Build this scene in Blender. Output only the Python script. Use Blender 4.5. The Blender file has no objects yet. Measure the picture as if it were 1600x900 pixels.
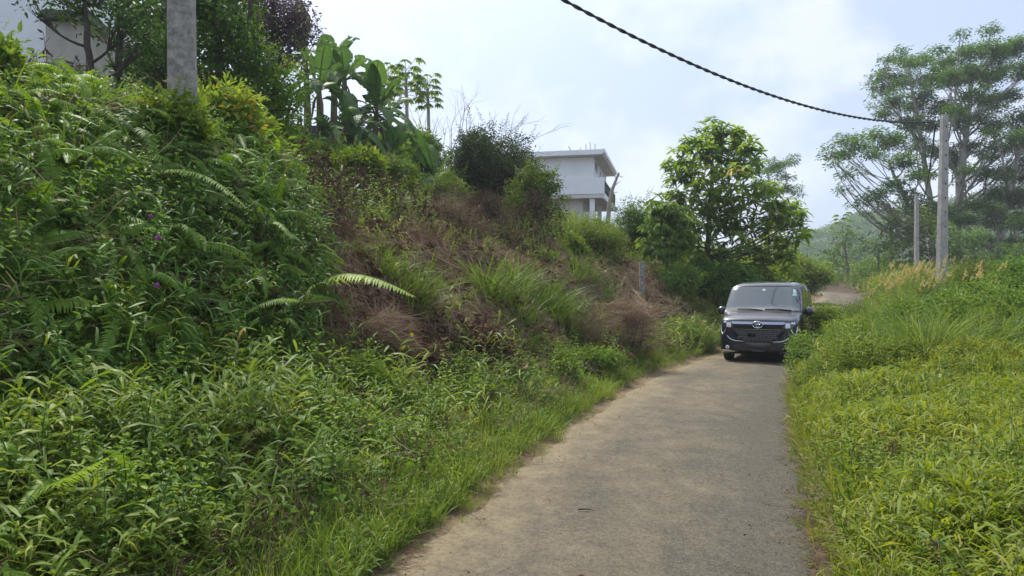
import bpy, bmesh, math, random
import numpy as np
from mathutils import Vector, Matrix
from mathutils.bvhtree import BVHTree

R = np.random.default_rng(7)
random.seed(7)
sc = bpy.context.scene
COL = sc.collection
EYE = 1.6
F = 1164.0
PI = math.pi

# ------------------------------------------------------------------ tagging
def tag(o, label=None, cat=None, group=None, kind=None):
    if label: o['label'] = label
    if cat: o['category'] = cat
    if group: o['group'] = group
    if kind: o['kind'] = kind
    return o

def root(name, loc, label, cat, group=None, rz=0.0):
    o = bpy.data.objects.new(name, None)
    COL.objects.link(o)
    o.location = loc
    o.rotation_euler = (0, 0, rz)
    o.empty_display_size = 0.2
    return tag(o, label, cat, group)

# ------------------------------------------------------------------ terrain
RY = np.array([-12, -6, 0, 4.1, 7.45, 12.4, 17.6, 22, 28, 33, 44, 52, 60, 80, 120, 400.])
RX = np.array([-2.9, -2.0, -.55, .48, 1.56, 3.26, 5.9, 8.3, 11.45, 14.0, 19.6, 22.6, 24.2, 25, 25, 25.])
def _smooth(y, X, Y):
    y = np.asarray(y, float)
    acc = 0
    for k, w in ((-1.6, .15), (-.8, .2), (0, .3), (.8, .2), (1.6, .15)):
        acc = acc + w * np.interp(y + k, X, Y)
    return acc
def xc(y): return _smooth(y, RY, RX)
def slope_c(y): return (xc(np.asarray(y) + .5) - xc(np.asarray(y) - .5))
def road_z(y):
    y = np.asarray(y, float)
    return np.interp(y, [0, 17, 20, 26, 34, 44, 60, 400], [0, 0, .05, .3, .75, 1.15, 1.3, 1.3])
HW = 1.2
def tlat(x, y):
    s = slope_c(y)
    return (np.asarray(x) - xc(y)) / np.sqrt(1 + s * s)
def sstep(x, a, b):
    t = np.clip((x - a) / (b - a), 0, 1)
    return t * t * (3 - 2 * t)
def foot(y): return np.interp(y, [0, 7, 9, 14, 60], [2.1, 2.1, 1.5, .9, .9])
def blen(y): return np.interp(y, [0, 7.5, 10, 14, 20, 30, 60], [1.8, 1.8, 2.9, 4.0, 3.0, 4.0, 5.0])
def btop(y): return np.interp(y, [0, 8, 14, 22, 35, 60], [2.85, 2.85, 2.9, 2.4, 2.0, 1.8])
def wob(x, y):
    return (.10 * np.sin(1.3 * x + .7 * y) + .07 * np.sin(2.9 * x - 1.7 * y + 1.3)
            + .05 * np.sin(5.1 * x + 3.3 * y + .4) + .03 * np.sin(9.7 * y - 7.1 * x))
def hz(x, y):
    x = np.asarray(x, float); y = np.asarray(y, float)
    t = tlat(x, y)
    rz = road_z(y)
    tl = -t - HW
    f = foot(y); L = blen(y); bt = btop(y)
    u = np.clip((tl - f) / L, 0, 1)
    base = np.interp(y, [0, 8, 11], [.55, .5, .32]) * sstep(tl, .05, f)
    steep = base + (bt - np.interp(y, [0, 8, 11], [.55, .5, .32])) * (u * (1 - .35 * u) / .65)
    hill = np.maximum(0, np.interp(tl, [0, 11, 25, 60], [0, 5.3, 5.8, 6.5]))
    pl = np.interp(y, [28, 38], [5.3, 4.6]); hill = hill * pl / 5.3
    g = np.clip((tl - f - L) / np.maximum(11 - f - L, .5), 0, 1)
    zl = np.where(tl < f + L, steep, bt + (pl - bt) * g ** np.interp(y, [0, 14, 22], [1, 1, 1.6]))
    zl = np.where(tl > 11, hill, zl)
    far = sstep(y, 62, 110)
    zl = zl * (1 - .5 * far)
    zl = zl + wob(x, y) * sstep(tl, .3, 2.0)
    tr = t - HW
    mound = .12 * sstep(tr, .1, .8) + .28 * sstep(tr, .3, 3.5) + .34 * sstep(tr, .1, 1.4) * sstep(y, 7.5, 14.5)
    drop = -2.5 * sstep(tr, 9, 40)
    zr = mound + drop + .6 * wob(x, y) * sstep(tr, .3, 2.0)
    z = np.where(t < 0, zl, zr)
    near = np.abs(t) < HW + .02
    z = np.where(near, -.012, z)
    return np.where(near, rz, rz * (1 - .9 * sstep(tl, 2.5, 11))) + z

def px_of(P):
    P = np.atleast_2d(P)
    d = np.maximum(P[:, 1], .01)
    return 800 + F * P[:, 0] / d, 450 - F * (P[:, 2] - EYE) / d
def at(px, py, d):
    return np.array([(px - 800) / F * d, d, EYE + (450 - py) / F * d])
def on_ground(px, d):
    x = (px - 800) / F * d
    return np.array([x, d, float(hz(x, d))])
def ground_at(px, py, d0=2.5, d1=90):
    d = np.arange(d0, d1, .05)
    x = (px - 800) / F * d
    zz = EYE + (450 - py) / F * d
    k = np.nonzero(hz(x, d) >= zz)[0]
    i = k[0] if len(k) else len(d) - 1
    return np.array([x[i], d[i], float(hz(x[i], d[i]))])

# ------------------------------------------------------------------ mesh building
class MB:
    def __init__(self): self.v = []; self.q = []; self.t = []; self.n = 0
    def add(self, v, q, t=0.5):
        v = np.asarray(v, float).reshape(-1, 3); q = np.asarray(q, int).reshape(-1, 4)
        self.v.append(v); self.q.append(q + self.n)
        self.t.append(np.broadcast_to(np.asarray(t, float), (len(v),)).copy())
        self.n += len(v)
    def arrays(self):
        return np.concatenate(self.v), np.concatenate(self.q), np.concatenate(self.t)
    # single shapes
    def leaf(self, b, d, n, L, W, droop=.15, fold=.12, t=.5):
        b = np.asarray(b, float); d = np.asarray(d, float); d = d / np.linalg.norm(d)
        s = np.cross(d, n); ls = np.linalg.norm(s)
        s = s / ls if ls > 1e-6 else np.array([1., 0, 0])
        n = np.cross(s, d)
        up = n * W * fold
        r1 = b + d * L * .28 + s * W * .5 + up
        l1 = b + d * L * .28 - s * W * .5 + up
        r2 = b + d * L * .66 + s * W * .36 + up - n * droop * L * .4
        l2 = b + d * L * .66 - s * W * .36 + up - n * droop * L * .4
        tip = b + d * L - n * droop * L
        self.add([b, r1, r2, tip, l2, l1], [[0, 1, 2, 3], [0, 3, 4, 5]], t)
    def strip(self, P, w, side, t=.5):
        P = np.asarray(P, float); w = np.asarray(w, float).reshape(-1, 1)
        side = np.asarray(side, float)
        if side.ndim == 1: side = np.broadcast_to(side, P.shape)
        k = len(P)
        v = np.empty((2 * k, 3)); v[0::2] = P - side * w; v[1::2] = P + side * w
        q = [[2 * i, 2 * i + 1, 2 * i + 3, 2 * i + 2] for i in range(k - 1)]
        self.add(v, q, t)
    def tube(self, P, r, sides=6, t=.5, cap=False):
        P = np.asarray(P, float); k = len(P)
        r = np.broadcast_to(np.asarray(r, float), (k,))
        T = np.gradient(P, axis=0); T /= np.maximum(np.linalg.norm(T, axis=1, keepdims=True), 1e-9)
        ref = np.array([0, 0, 1.]) if abs(T[:, 2]).mean() < .8 else np.array([1., 0, 0])
        A = np.cross(T, ref); A /= np.maximum(np.linalg.norm(A, axis=1, keepdims=True), 1e-9)
        B = np.cross(T, A)
        an = np.arange(sides) / sides * 2 * PI
        v = (P[:, None, :] + r[:, None, None] * (np.cos(an)[None, :, None] * A[:, None, :] + np.sin(an)[None, :, None] * B[:, None, :])).reshape(-1, 3)
        q = []
        for i in range(k - 1):
            for j in range(sides):
                j2 = (j + 1) % sides
                q.append([i * sides + j, i * sides + j2, (i + 1) * sides + j2, (i + 1) * sides + j])
        self.add(v, q, t)
        if cap and sides == 4:
            self.add(v[:4], [[3, 2, 1, 0]], t); self.add(v[-4:], [[0, 1, 2, 3]], t)
        elif cap and sides == 8:
            for o in (0, (k - 1) * 8):
                vv = v[o:o + 8]
                self.add(vv, [[0, 1, 2, 3], [0, 3, 4, 7], [7, 4, 5, 6]], t)
    def box(self, c, s, M=None, t=.5, taper=1.0):
        c = np.asarray(c, float); s = np.asarray(s, float) / 2
        v = np.array([[x, y, z] for z in (-1, 1) for y in (-1, 1) for x in (-1, 1)], float)
        v[4:, :2] *= taper
        v = v * s
        if M is not None: v = v @ np.asarray(M).T
        self.add(v + c, [[0, 2, 3, 1], [4, 5, 7, 6], [0, 1, 5, 4], [2, 6, 7, 3], [0, 4, 6, 2], [1, 3, 7, 5]], t)
    def scatter(self, tmpl, pos, rot, scale, tint):
        V, Q, T = tmpl
        N = len(pos)
        if N == 0: return
        scale = np.asarray(scale, float)
        if scale.ndim == 1: scale = np.repeat(scale[:, None], 3, 1)
        W = np.einsum('nij,nvj->nvi', rot, V[None] * scale[:, None, :]) + pos[:, None, :]
        nv = len(V)
        q = (Q[None] + (np.arange(N) * nv)[:, None, None]).reshape(-1, 4)
        self.v.append(W.reshape(-1, 3)); self.q.append(q + self.n)
        self.t.append((T[None] + np.asarray(tint)[:, None]).reshape(-1))
        self.n += N * nv
    def build(self, name, mat, parent=None, origin=None, smooth=True):
        v, q, t = self.arrays()
        me = bpy.data.meshes.new(name)
        o0 = np.zeros(3) if origin is None else np.asarray(origin, float)
        me.vertices.add(len(v)); me.vertices.foreach_set('co', (v - o0).astype(np.float32).ravel())
        me.loops.add(q.size); me.loops.foreach_set('vertex_index', q.astype(np.int32).ravel())
        me.polygons.add(len(q)); me.polygons.foreach_set('loop_start', (np.arange(len(q)) * 4).astype(np.int32))
        me.polygons.foreach_set('use_smooth', np.full(len(q), smooth, bool))
        a = me.attributes.new('tint', 'FLOAT', 'POINT'); a.data.foreach_set('value', t.astype(np.float32))
        me.update(calc_edges=True)
        if mat: me.materials.append(mat)
        o = bpy.data.objects.new(name, me); COL.objects.link(o)
        if parent is not None: o.parent = parent
        elif origin is not None: o.location = o0
        return o

def rots(N, tilt=.3, yaw=None, normal=None):
    yaw = R.uniform(0, 2 * PI, N) if yaw is None else yaw
    ta = R.uniform(0, 2 * PI, N); tt = np.abs(R.normal(0, tilt, N))
    c, s = np.cos(yaw), np.sin(yaw)
    Z = np.zeros((N, 3, 3)); Z[:, 0, 0] = c; Z[:, 0, 1] = -s; Z[:, 1, 0] = s; Z[:, 1, 1] = c; Z[:, 2, 2] = 1
    ax = np.stack([np.cos(ta), np.sin(ta), np.zeros(N)], 1)
    return axis_rot(ax, tt) @ Z
def axis_rot(ax, an):
    N = len(an); K = np.zeros((N, 3, 3))
    K[:, 0, 1] = -ax[:, 2]; K[:, 0, 2] = ax[:, 1]; K[:, 1, 0] = ax[:, 2]; K[:, 1, 2] = -ax[:, 0]; K[:, 2, 0] = -ax[:, 1]; K[:, 2, 1] = ax[:, 0]
    I = np.eye(3)[None]
    return I + np.sin(an)[:, None, None] * K + (1 - np.cos(an))[:, None, None] * (K @ K)
def lean_to(N, d, amt, tilt=.3):
    """random plants, leaning to the horizontal direction d (N,2) by amt radians"""
    M = rots(N, tilt)
    d = np.asarray(d); d = np.broadcast_to(d, (N, 2))
    ax = np.stack([-d[:, 1], d[:, 0], np.zeros(N)], 1)
    return axis_rot(ax, np.broadcast_to(np.asarray(amt, float), (N,))) @ M
def grad(x, y):
    e = .15
    return (hz(x + e, y) - hz(x - e, y)) / (2 * e), (hz(x, y + e) - hz(x, y - e)) / (2 * e)
def downhill(x, y):
    gx, gy = grad(x, y)
    g = np.stack([-gx, -gy], 1); m = np.linalg.norm(g, axis=1)
    return g / np.maximum(m, 1e-6)[:, None], np.arctan(m)

# ------------------------------------------------------------------ materials
def new_mat(name):
    m = bpy.data.materials.new(name); m.use_nodes = True
    nt = m.node_tree; nt.nodes.clear()
    out = nt.nodes.new('ShaderNodeOutputMaterial')
    return m, nt, out
def ramp(nt, fac, stops):
    r = nt.nodes.new('ShaderNodeValToRGB')
    el = r.color_ramp.elements
    while len(el) < len(stops): el.new(.5)
    for e, (p, c) in zip(el, stops):
        e.position = p; e.color = (*c, 1)
    nt.links.new(fac, r.inputs[0])
    return r.outputs[0]
def noise(nt, scale, detail=4, rough=.55, coord='Object', vec=None):
    n = nt.nodes.new('ShaderNodeTexNoise'); n.inputs['Scale'].default_value = scale
    n.inputs['Detail'].default_value = detail; n.inputs['Roughness'].default_value = rough
    if vec is None:
        tc = nt.nodes.new('ShaderNodeTexCoord'); vec = tc.outputs[coord]
    nt.links.new(vec, n.inputs['Vector'])
    return n.outputs['Fac']
def mixc(nt, f, a, b, mode='MIX'):
    m = nt.nodes.new('ShaderNodeMix'); m.data_type = 'RGBA'; m.blend_type = mode
    for s, v in ((0, f), (6, a), (7, b)):
        if hasattr(v, 'is_linked'): nt.links.new(v, m.inputs[s])
        elif isinstance(v, (int, float)): m.inputs[s].default_value = v
        else: m.inputs[s].default_value = (*v, 1)
    return m.outputs[2]
def math_n(nt, op, a, b=0.0):
    m = nt.nodes.new('ShaderNodeMath'); m.operation = op
    for i, v in enumerate((a, b)):
        if hasattr(v, 'is_linked'): nt.links.new(v, m.inputs[i])
        else: m.inputs[i].default_value = v
    return m.outputs[0]
def leaf_mat(name, stops, trans=.35, rough=.45, tcol=1.25, spec=.22):
    rough = max(rough, .5)
    m, nt, out = new_mat(name)
    at_ = nt.nodes.new('ShaderNodeAttribute'); at_.attribute_name = 'tint'
    c = ramp(nt, at_.outputs['Fac'], stops)
    p = nt.nodes.new('ShaderNodeBsdfPrincipled')
    nt.links.new(c, p.inputs['Base Color']); p.inputs['Roughness'].default_value = rough
    p.inputs['Specular IOR Level'].default_value = spec
    tr = nt.nodes.new('ShaderNodeBsdfTranslucent')
    hs = nt.nodes.new('ShaderNodeHueSaturation'); hs.inputs['Hue'].default_value = .485
    hs.inputs['Saturation'].default_value = 1.1; hs.inputs['Value'].default_value = tcol
    nt.links.new(c, hs.inputs['Color']); nt.links.new(hs.outputs[0], tr.inputs['Color'])
    mx = nt.nodes.new('ShaderNodeMixShader'); mx.inputs[0].default_value = trans
    nt.links.new(p.outputs[0], mx.inputs[1]); nt.links.new(tr.outputs[0], mx.inputs[2])
    nt.links.new(mx.outputs[0], out.inputs['Surface'])
    return m
def solid(name, col, rough=.6, metal=0.0, spec=.5, coat=0.0, var=0.0, scale=6, bump=0.0, bscale=40, col2=None):
    m, nt, out = new_mat(name)
    p = nt.nodes.new('ShaderNodeBsdfPrincipled')
    p.inputs['Roughness'].default_value = rough; p.inputs['Metallic'].default_value = metal
    p.inputs['Specular IOR Level'].default_value = spec; p.inputs['Coat Weight'].default_value = coat
    if var or col2:
        f = noise(nt, scale, 6, .65)
        c2 = col2 or tuple(x * (1 - var) for x in col)
        c = ramp(nt, f, [(.35, c2), (.62, col)])
        nt.links.new(c, p.inputs['Base Color'])
    else:
        p.inputs['Base Color'].default_value = (*col, 1)
    if bump:
        b = nt.nodes.new('ShaderNodeBump'); b.inputs['Strength'].default_value = bump; b.inputs['Distance'].default_value = .02
        nt.links.new(noise(nt, bscale, 4, .6), b.inputs['Height']); nt.links.new(b.outputs[0], p.inputs['Normal'])
    nt.links.new(p.outputs[0], out.inputs['Surface'])
    return m

M = {}
M['lance'] = leaf_mat('weed_grass_leaf', [(0, (0.0539, 0.0983, 0.0165)), (0.35, (0.1079, 0.1824, 0.0265)), (0.65, (0.1772, 0.2666, 0.0413)), (0.85, (0.2929, 0.3227, 0.066)), (1, (0.4078, 0.29, 0.1502))], .42)
M['lush'] = leaf_mat('lush_grass_leaf', [(0, (0.077, 0.12, 0.015)), (0.35, (0.143, 0.205, 0.021)), (0.65, (0.22, 0.28, 0.03)), (0.85, (0.308, 0.32, 0.0525)), (1, (0.44, 0.34, 0.195))], .45)
M['weed'] = leaf_mat('weed_leaf', [(0, (0.0509, 0.1025, 0.0221)), (0.4, (0.1103, 0.205, 0.0372)), (0.7, (0.1952, 0.3001, 0.0507)), (0.965, (0.3224, 0.4099, 0.0676)), (1, (0.5534, 0.4092, 0.0656))], .4, .5)
M['fern'] = leaf_mat('fern_leaf', [(0, (0.042, 0.089, 0.0143)), (0.4, (0.0982, 0.1916, 0.0243)), (0.7, (0.1822, 0.308, 0.0356)), (0.92, (0.2944, 0.397, 0.0712)), (1, (0.2614, 0.1624, 0.0725))], .42, .5)
M['bank'] = leaf_mat('bank_leaf', [(0, (0.0376, 0.0829, 0.0167)), (0.45, (0.0941, 0.1914, 0.0299)), (0.75, (0.1707, 0.303, 0.0414)), (0.95, (0.2904, 0.3988, 0.0665)), (1, (0.3726, 0.2784, 0.0725))], .4, .45)
M['tall'] = leaf_mat('tall_grass_leaf', [(0, (0.055, 0.1045, 0.021)), (0.5, (0.11, 0.1852, 0.033)), (0.85, (0.176, 0.247, 0.0525)), (1, (0.352, 0.2565, 0.15))], .42, .5)
M['dark'] = leaf_mat('dark_tree_leaf', [(0, (0.0208, 0.0483, 0.0127)), (0.5, (0.0554, 0.1173, 0.0253)), (0.85, (0.1178, 0.2139, 0.0396)), (1, (0.1617, 0.207, 0.066))], .35, .45)
M['round'] = leaf_mat('round_bush_leaf', [(0, (.016, .034, .010)), (.5, (.03, .062, .016)), (.85, (.055, .095, .022)), (1, (.09, .12, .04))], .28, .45)
M['olive'] = leaf_mat('olive_bush_leaf', [(0, (0.0525, 0.0952, 0.015)), (0.5, (0.105, 0.1736, 0.025)), (0.85, (0.189, 0.2352, 0.05)), (1, (0.273, 0.2352, 0.08))], .38, .5)
M['bright'] = leaf_mat('bright_bush_leaf', [(0, (0.0575, 0.11, 0.0196)), (0.5, (0.1207, 0.205, 0.028)), (0.85, (0.1955, 0.275, 0.042)), (1, (0.3105, 0.31, 0.07))], .42, .5)
M['whorl'] = leaf_mat('whorled_leaf', [(0, (0.0862, 0.1545, 0.025)), (0.5, (0.161, 0.2575, 0.04)), (0.85, (0.23, 0.3296, 0.05)), (0.97, (0.2875, 0.3605, 0.06)), (1, (0.575, 0.3914, 0.05))], .5, .42, 1.4)
M['albizia'] = leaf_mat('feathery_leaf', [(0, (0.0301, 0.081, 0.0126)), (0.5, (0.0731, 0.162, 0.0216)), (0.85, (0.1204, 0.216, 0.0324)), (1, (0.172, 0.252, 0.054))], .42, .5, 1.3)
M['purple'] = leaf_mat('purple_leaf', [(0, (.055, .035, .045)), (.5, (.10, .07, .085)), (.8, (.15, .11, .12)), (1, (.09, .12, .04))], .35, .45)
M['banana'] = leaf_mat('banana_leaf', [(0, (.03, .08, .022)), (.5, (.065, .14, .035)), (.85, (.115, .21, .04)), (.97, (.16, .25, .05)), (1, (.28, .2, .09))], .4, .4, spec=.35)
M['dry'] = leaf_mat('dry_straw', [(0, (.10, .066, .042)), (.4, (.20, .135, .088)), (.75, (.33, .24, .16)), (1, (.46, .35, .24))], .15, .8, spec=.15)
M['deadleaf'] = leaf_mat('dead_leaf', [(0, (.04, .024, .014)), (.5, (.105, .06, .036)), (.8, (.18, .11, .068)), (1, (.29, .19, .115))], .15, .75, spec=.2)
M['stalk'] = leaf_mat('dark_stalk', [(0, (0.0403, 0.0273, 0.0153)), (0.6, (0.0978, 0.0651, 0.0374)), (1, (0.1955, 0.1365, 0.0765))], .1, .8, spec=.2)
M['plume'] = leaf_mat('golden_plume', [(0, (.42, .35, .11)), (.5, (.58, .50, .19)), (1, (.7, .63, .33))], .4, .7, spec=.2)
M['flower'] = leaf_mat('purple_petal', [(0, (.2, .06, .2)), (1, (.36, .13, .34))], .4, .5)
M['yellowleaf'] = leaf_mat('yellow_leaf', [(0, (.5, .42, .03)), (1, (.62, .5, .05))], .4, .5)
M['bark'] = solid('bark', (.2, .17, .14), .9, var=.55, scale=9, bump=.6)
M['palebark'] = solid('pale_bark', (.42, .39, .34), .85, var=.45, scale=2.5, bump=.3)
M['darkbark'] = solid('dark_bark', (.09, .07, .055), .9, var=.5, scale=9, bump=.6)
M['bananastem'] = solid('banana_stem', (.19, .2, .09), .7, col2=(.10, .065, .035), scale=7, bump=.3)
M['twig'] = solid('bare_twig', (.3, .26, .23), .85, var=.3)
M['concrete'] = solid('pole_concrete', (.40, .375, .33), .9, col2=(.19, .18, .16), scale=13, bump=.7, bscale=70)
M['paleconcrete'] = solid('pale_pole_concrete', (.44, .42, .38), .9, col2=(.3, .285, .26), scale=5, bump=.4, bscale=60)
M['white'] = solid('white_paint', (.84, .85, .86), .7, col2=(.77, .78, .79), scale=.8)
M['whiteold'] = solid('old_white_paint', (.66, .68, .7), .8, col2=(.5, .51, .51), scale=.7)
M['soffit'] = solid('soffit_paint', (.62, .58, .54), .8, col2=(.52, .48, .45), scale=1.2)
M['beige'] = solid('beige_render', (.5, .46, .4), .9, col2=(.34, .31, .27), scale=1.4, bump=.3)
M['greyroof'] = solid('grey_roofing', (.3, .3, .3), .8, col2=(.2, .2, .2), scale=1.5)
M['darkwall'] = solid('dark_wall', (.1, .095, .09), .9, var=.3)
M['glassdark'] = solid('dark_glass', (.025, .02, .025), .1)
M['metaldark'] = solid('dark_metal', (.03, .03, .035), .5, .6)
M['rebar'] = solid('rusty_rebar', (.16, .11, .09), .8)
M['cable'] = solid('cable_black', (.022, .024, .028), .55)
M['steel'] = solid('galvanised_steel', (.4, .41, .42), .45, .8)

# ------------------------------------------------------------------ plant templates
UP = np.array([0, 0, 1.])
def unit(v): v = np.asarray(v, float); return v / np.linalg.norm(v)
def rnd_dir(zlo=-.2, zhi=.8):
    a = R.uniform(0, 2 * PI); z = R.uniform(zlo, zhi); h = math.sqrt(max(0, 1 - z * z))
    return np.array([h * math.cos(a), h * math.sin(a), z])
def t_tuft(n, h, w, spread, lean=.5, seg=3):
    b = MB()
    for _ in range(n):
        a = R.uniform(0, 2 * PI); o = np.array([math.cos(a), math.sin(a), 0])
        hh = h * R.uniform(.55, 1.1); ln = lean * R.uniform(.2, 1.3)
        s = np.linspace(0, 1, seg + 1)
        P = o[None] * (R.uniform(0, spread) + hh * ln * s[:, None] ** 1.8) + UP[None] * (hh * (s - .42 * ln * s ** 2.4))[:, None]
        wd = w * R.uniform(.7, 1.3) * np.array([.7] + [1] * (seg - 1) + [.05]) / 2
        side = np.array([-o[1], o[0], 0]); side = unit(side + .5 * R.normal(size=3) * [1, 1, .2])
        b.strip(P, wd, side, R.uniform(-.15, .15))
    return b.arrays()
def t_lance(h, nl=10, L=.105, W=.0105, wild=1.0):
    b = MB()
    s = np.linspace(0, 1, 4); a = R.uniform(0, 2 * PI); o = np.array([math.cos(a), math.sin(a), 0])
    ln = R.uniform(.1, .6)
    P = o * (h * ln * s[:, None] ** 1.7) + UP * (h * (s - .25 * ln * s ** 2))[:, None]
    b.strip(P, np.full(4, .0013), unit(R.normal(size=3)), -.1)
    a0 = R.uniform(0, 2 * PI)
    for i in range(nl):
        u = .15 + .85 * (i + R.uniform(0, .6)) / nl
        p = np.array([np.interp(u, s, P[:, k]) for k in range(3)])
        aa = a0 + i * PI + R.normal(0, .7) * wild
        d = unit([math.cos(aa), math.sin(aa), R.uniform(.3, 1.1)])
        l = L * R.uniform(.7, 1.2) * (1.1 - .4 * abs(u - .5)); w = W * R.uniform(.75, 1.25)
        hdir = unit([d[0], d[1], 0]); side = np.array([-hdir[1], hdir[0], 0])
        side = unit(side + R.normal(0, .3, 3))
        dr = R.uniform(.1, .5)
        Q = np.array([p, p + d * l * .45, p + d * l * .8 - UP * l * dr * .35, p + d * l - UP * l * dr])
        b.strip(Q, np.array([.35, 1, .7, .05]) * w / 2, side, R.uniform(-.12, .14))
    return b.arrays()
def t_weed(h, n=7, L=.056, W=.03, shrink=.5):
    b = MB()
    s = np.linspace(0, 1, 4); a = R.uniform(0, 2 * PI); o = np.array([math.cos(a), math.sin(a), 0]); ln = R.uniform(0, .35)
    P = o * (h * ln * s[:, None] ** 1.6) + UP * (h * s)[:, None]
    b.tube(P, [.004, .0035, .003, .0015], 3, -.1)
    a0 = R.uniform(0, PI)
    for i in range(n):
        u = .2 + .8 * i / (n - 1)
        p = np.array([np.interp(u, s, P[:, k]) for k in range(3)])
        for k in (0, 1):
            aa = a0 + i * PI / 2 + k * PI + R.normal(0, .25)
            el = R.uniform(.0, .5) + .5 * (u > .9)
            d = unit([math.cos(aa), math.sin(aa), el])
            l = L * R.uniform(.75, 1.2) * (1 - shrink * max(0, u - .55) / .45)
            b.leaf(p + d * l * .15, d, UP + .35 * R.normal(size=3), l, l * W / L, R.uniform(.1, .45), R.uniform(.05, .3), R.uniform(-.12, .12) + .18 * (u - .5))
    return b.arrays()
def t_vine(n=8, L=.08):
    b = MB()
    for i in range(n):
        p = R.normal(0, .09, 3); d = unit([*R.normal(0, 1, 2), R.uniform(-.9, .1)])
        l = L * R.uniform(.6, 1.2)
        b.leaf(p, d, unit(UP + .7 * R.normal(size=3)), l, l * .8, R.uniform(.1, .3), R.uniform(.05, .25), R.uniform(-.15, .15))
    return b.arrays()
def frond_into(b, P, n, plen, w, t=0.0, droop=.25, curl=0.0):
    P = np.asarray(P, float); k = len(P)
    seg = np.linalg.norm(np.diff(P, axis=0), axis=1); cs = np.concatenate([[0], np.cumsum(seg)]); cs /= cs[-1]
    T = np.gradient(P, axis=0)
    b.tube(P, np.linspace(w * .32, w * .1, k), 3, t - .1)
    for i in range(n):
        u = .06 + .93 * i / (n - 1)
        p = np.array([np.interp(u, cs, P[:, j]) for j in range(3)])
        tg = unit([np.interp(u, cs, T[:, j]) for j in range(3)])
        sd = np.cross(tg, UP); sd = unit(sd) if np.linalg.norm(sd) > .05 else np.array([1., 0, 0])
        nn = np.cross(sd, tg)
        l = plen * min(1, .45 + 2.2 * u) * max(.04, (1 - u)) ** .55
        for sg in (-1, 1):
            jit = R.normal(0, .08)
            d = unit(sd * sg + tg * (.3 + jit) - UP * R.uniform(.05, .2) + nn * R.normal(0, .06))
            Q = np.array([p, p + d * l * .55 - UP * l * droop * .15, p + d * l - UP * l * droop])
            b.strip(Q, np.array([.5, .5, .06]) * w, tg, t + R.uniform(-.05, .05))
def arc(L, rise=1.0, droop=1.0, az=0.0, k=7):
    s = np.linspace(0, 1, k)
    o = np.array([math.cos(az), math.sin(az), 0])
    return o * (L * .8 * s[:, None] ** 1.1) + UP * (L * (rise * s - droop * s ** 2.1))[:, None]
def t_frond(L=.6, n=30):
    b = MB()
    frond_into(b, arc(L, R.uniform(.5, 1.1), R.uniform(.6, 1.3), 0), n, L * R.uniform(.11, .16), L * .026, 0, R.uniform(.15, .5))
    return b.arrays()
def t_straw(n=28, L=.7):
    b = MB()
    for _ in range(n):
        p = np.array([*R.normal(0, .18, 2), R.uniform(0, .12)])
        d = unit([1, R.normal(0, .45), R.normal(0, .22)])
        l = L * R.uniform(.4, 1.2); c = R.normal(0, .2, 3)
        s = np.linspace(-.5, .5, 4)[:, None]
        P = p + d * l * s + c * (s * s) * l
        b.strip(P, np.array([.4, 1, 1, .3]) * .004, unit(R.normal(size=3)), R.uniform(-.3, .3))
    return b.arrays()
def t_deadleaf(n=14, L=.09, r=.13):
    b = MB()
    for _ in range(n):
        p = np.array([*R.normal(0, r, 2), abs(R.normal(0, .05))])
        l = L * R.uniform(.6, 1.3)
        b.leaf(p, rnd_dir(-.5, .6), rnd_dir(-1, 1), l, l * R.uniform(.3, .6), R.uniform(-.4, .5), R.uniform(.2, .6), R.uniform(-.25, .25))
    return b.arrays()
def t_stalk(h=.7):
    b = MB()
    a = R.uniform(0, 2 * PI); ln = R.uniform(0, .35); s = np.linspace(0, 1, 5)
    P = np.array([math.cos(a), math.sin(a), 0]) * (h * ln * s[:, None] ** 1.5) + UP * (h * s)[:, None] + R.normal(0, .012, (5, 3))
    b.tube(P, np.linspace(.006, .002, 5), 3, 0)
    for i in range(16):
        u = R.uniform(.2, 1); p = P[0] * (1 - u) + P[-1] * u
        d = rnd_dir(-.9, .5); l = R.uniform(.03, .1)
        b.leaf(p, d, rnd_dir(-1, 1), l, l * .3, .3, .3, R.uniform(-.3, .3))
    for i in range(4):
        u = R.uniform(.4, .95); p = P[0] * (1 - u) + P[-1] * u; d = rnd_dir(.2, .8)
        b.tube([p, p + d * h * .2], [.003, .0015], 3, 0)
    return b.arrays()
def t_twigs(h=.6, n=16):
    b = MB()
    for _ in range(n):
        p = np.array([*R.normal(0, .12, 2), 0]); d = rnd_dir(.15, .95); l = h * R.uniform(.4, 1.1); bend = R.normal(0, .15, 3) * l
        s = np.linspace(0, 1, 4)[:, None]
        P = p + d * l * s + bend * s * s
        b.tube(P, np.linspace(.004, .0015, 4), 3, R.uniform(-.3, .3))
        for j in range(2):
            u = R.uniform(.3, .9); q = P[0] * (1 - u) + P[-1] * u; d2 = unit(d + .8 * R.normal(size=3))
            b.strip([q, q + d2 * l * .35], [.0022, .001], unit(R.normal(size=3)), R.uniform(-.3, .3))
    return b.arrays()
def t_cluster(n, r, L, W, zl=-.7, zh=.9, flat=1.0, droop=.2):
    b = MB()
    for _ in range(n):
        d = rnd_dir(zl, zh); p = d * r * R.uniform(.15, 1) * [1, 1, flat]
        dd = unit(d * [1, 1, .6] + .5 * R.normal(size=3)); l = L * R.uniform(.65, 1.25)
        b.leaf(p, dd, unit(UP + .6 * R.normal(size=3)), l, W * l / L, droop * R.uniform(.3, 1.6), R.uniform(.05, .3), R.uniform(-.14, .14) + .1 * d[2])
    return b.arrays()
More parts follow.
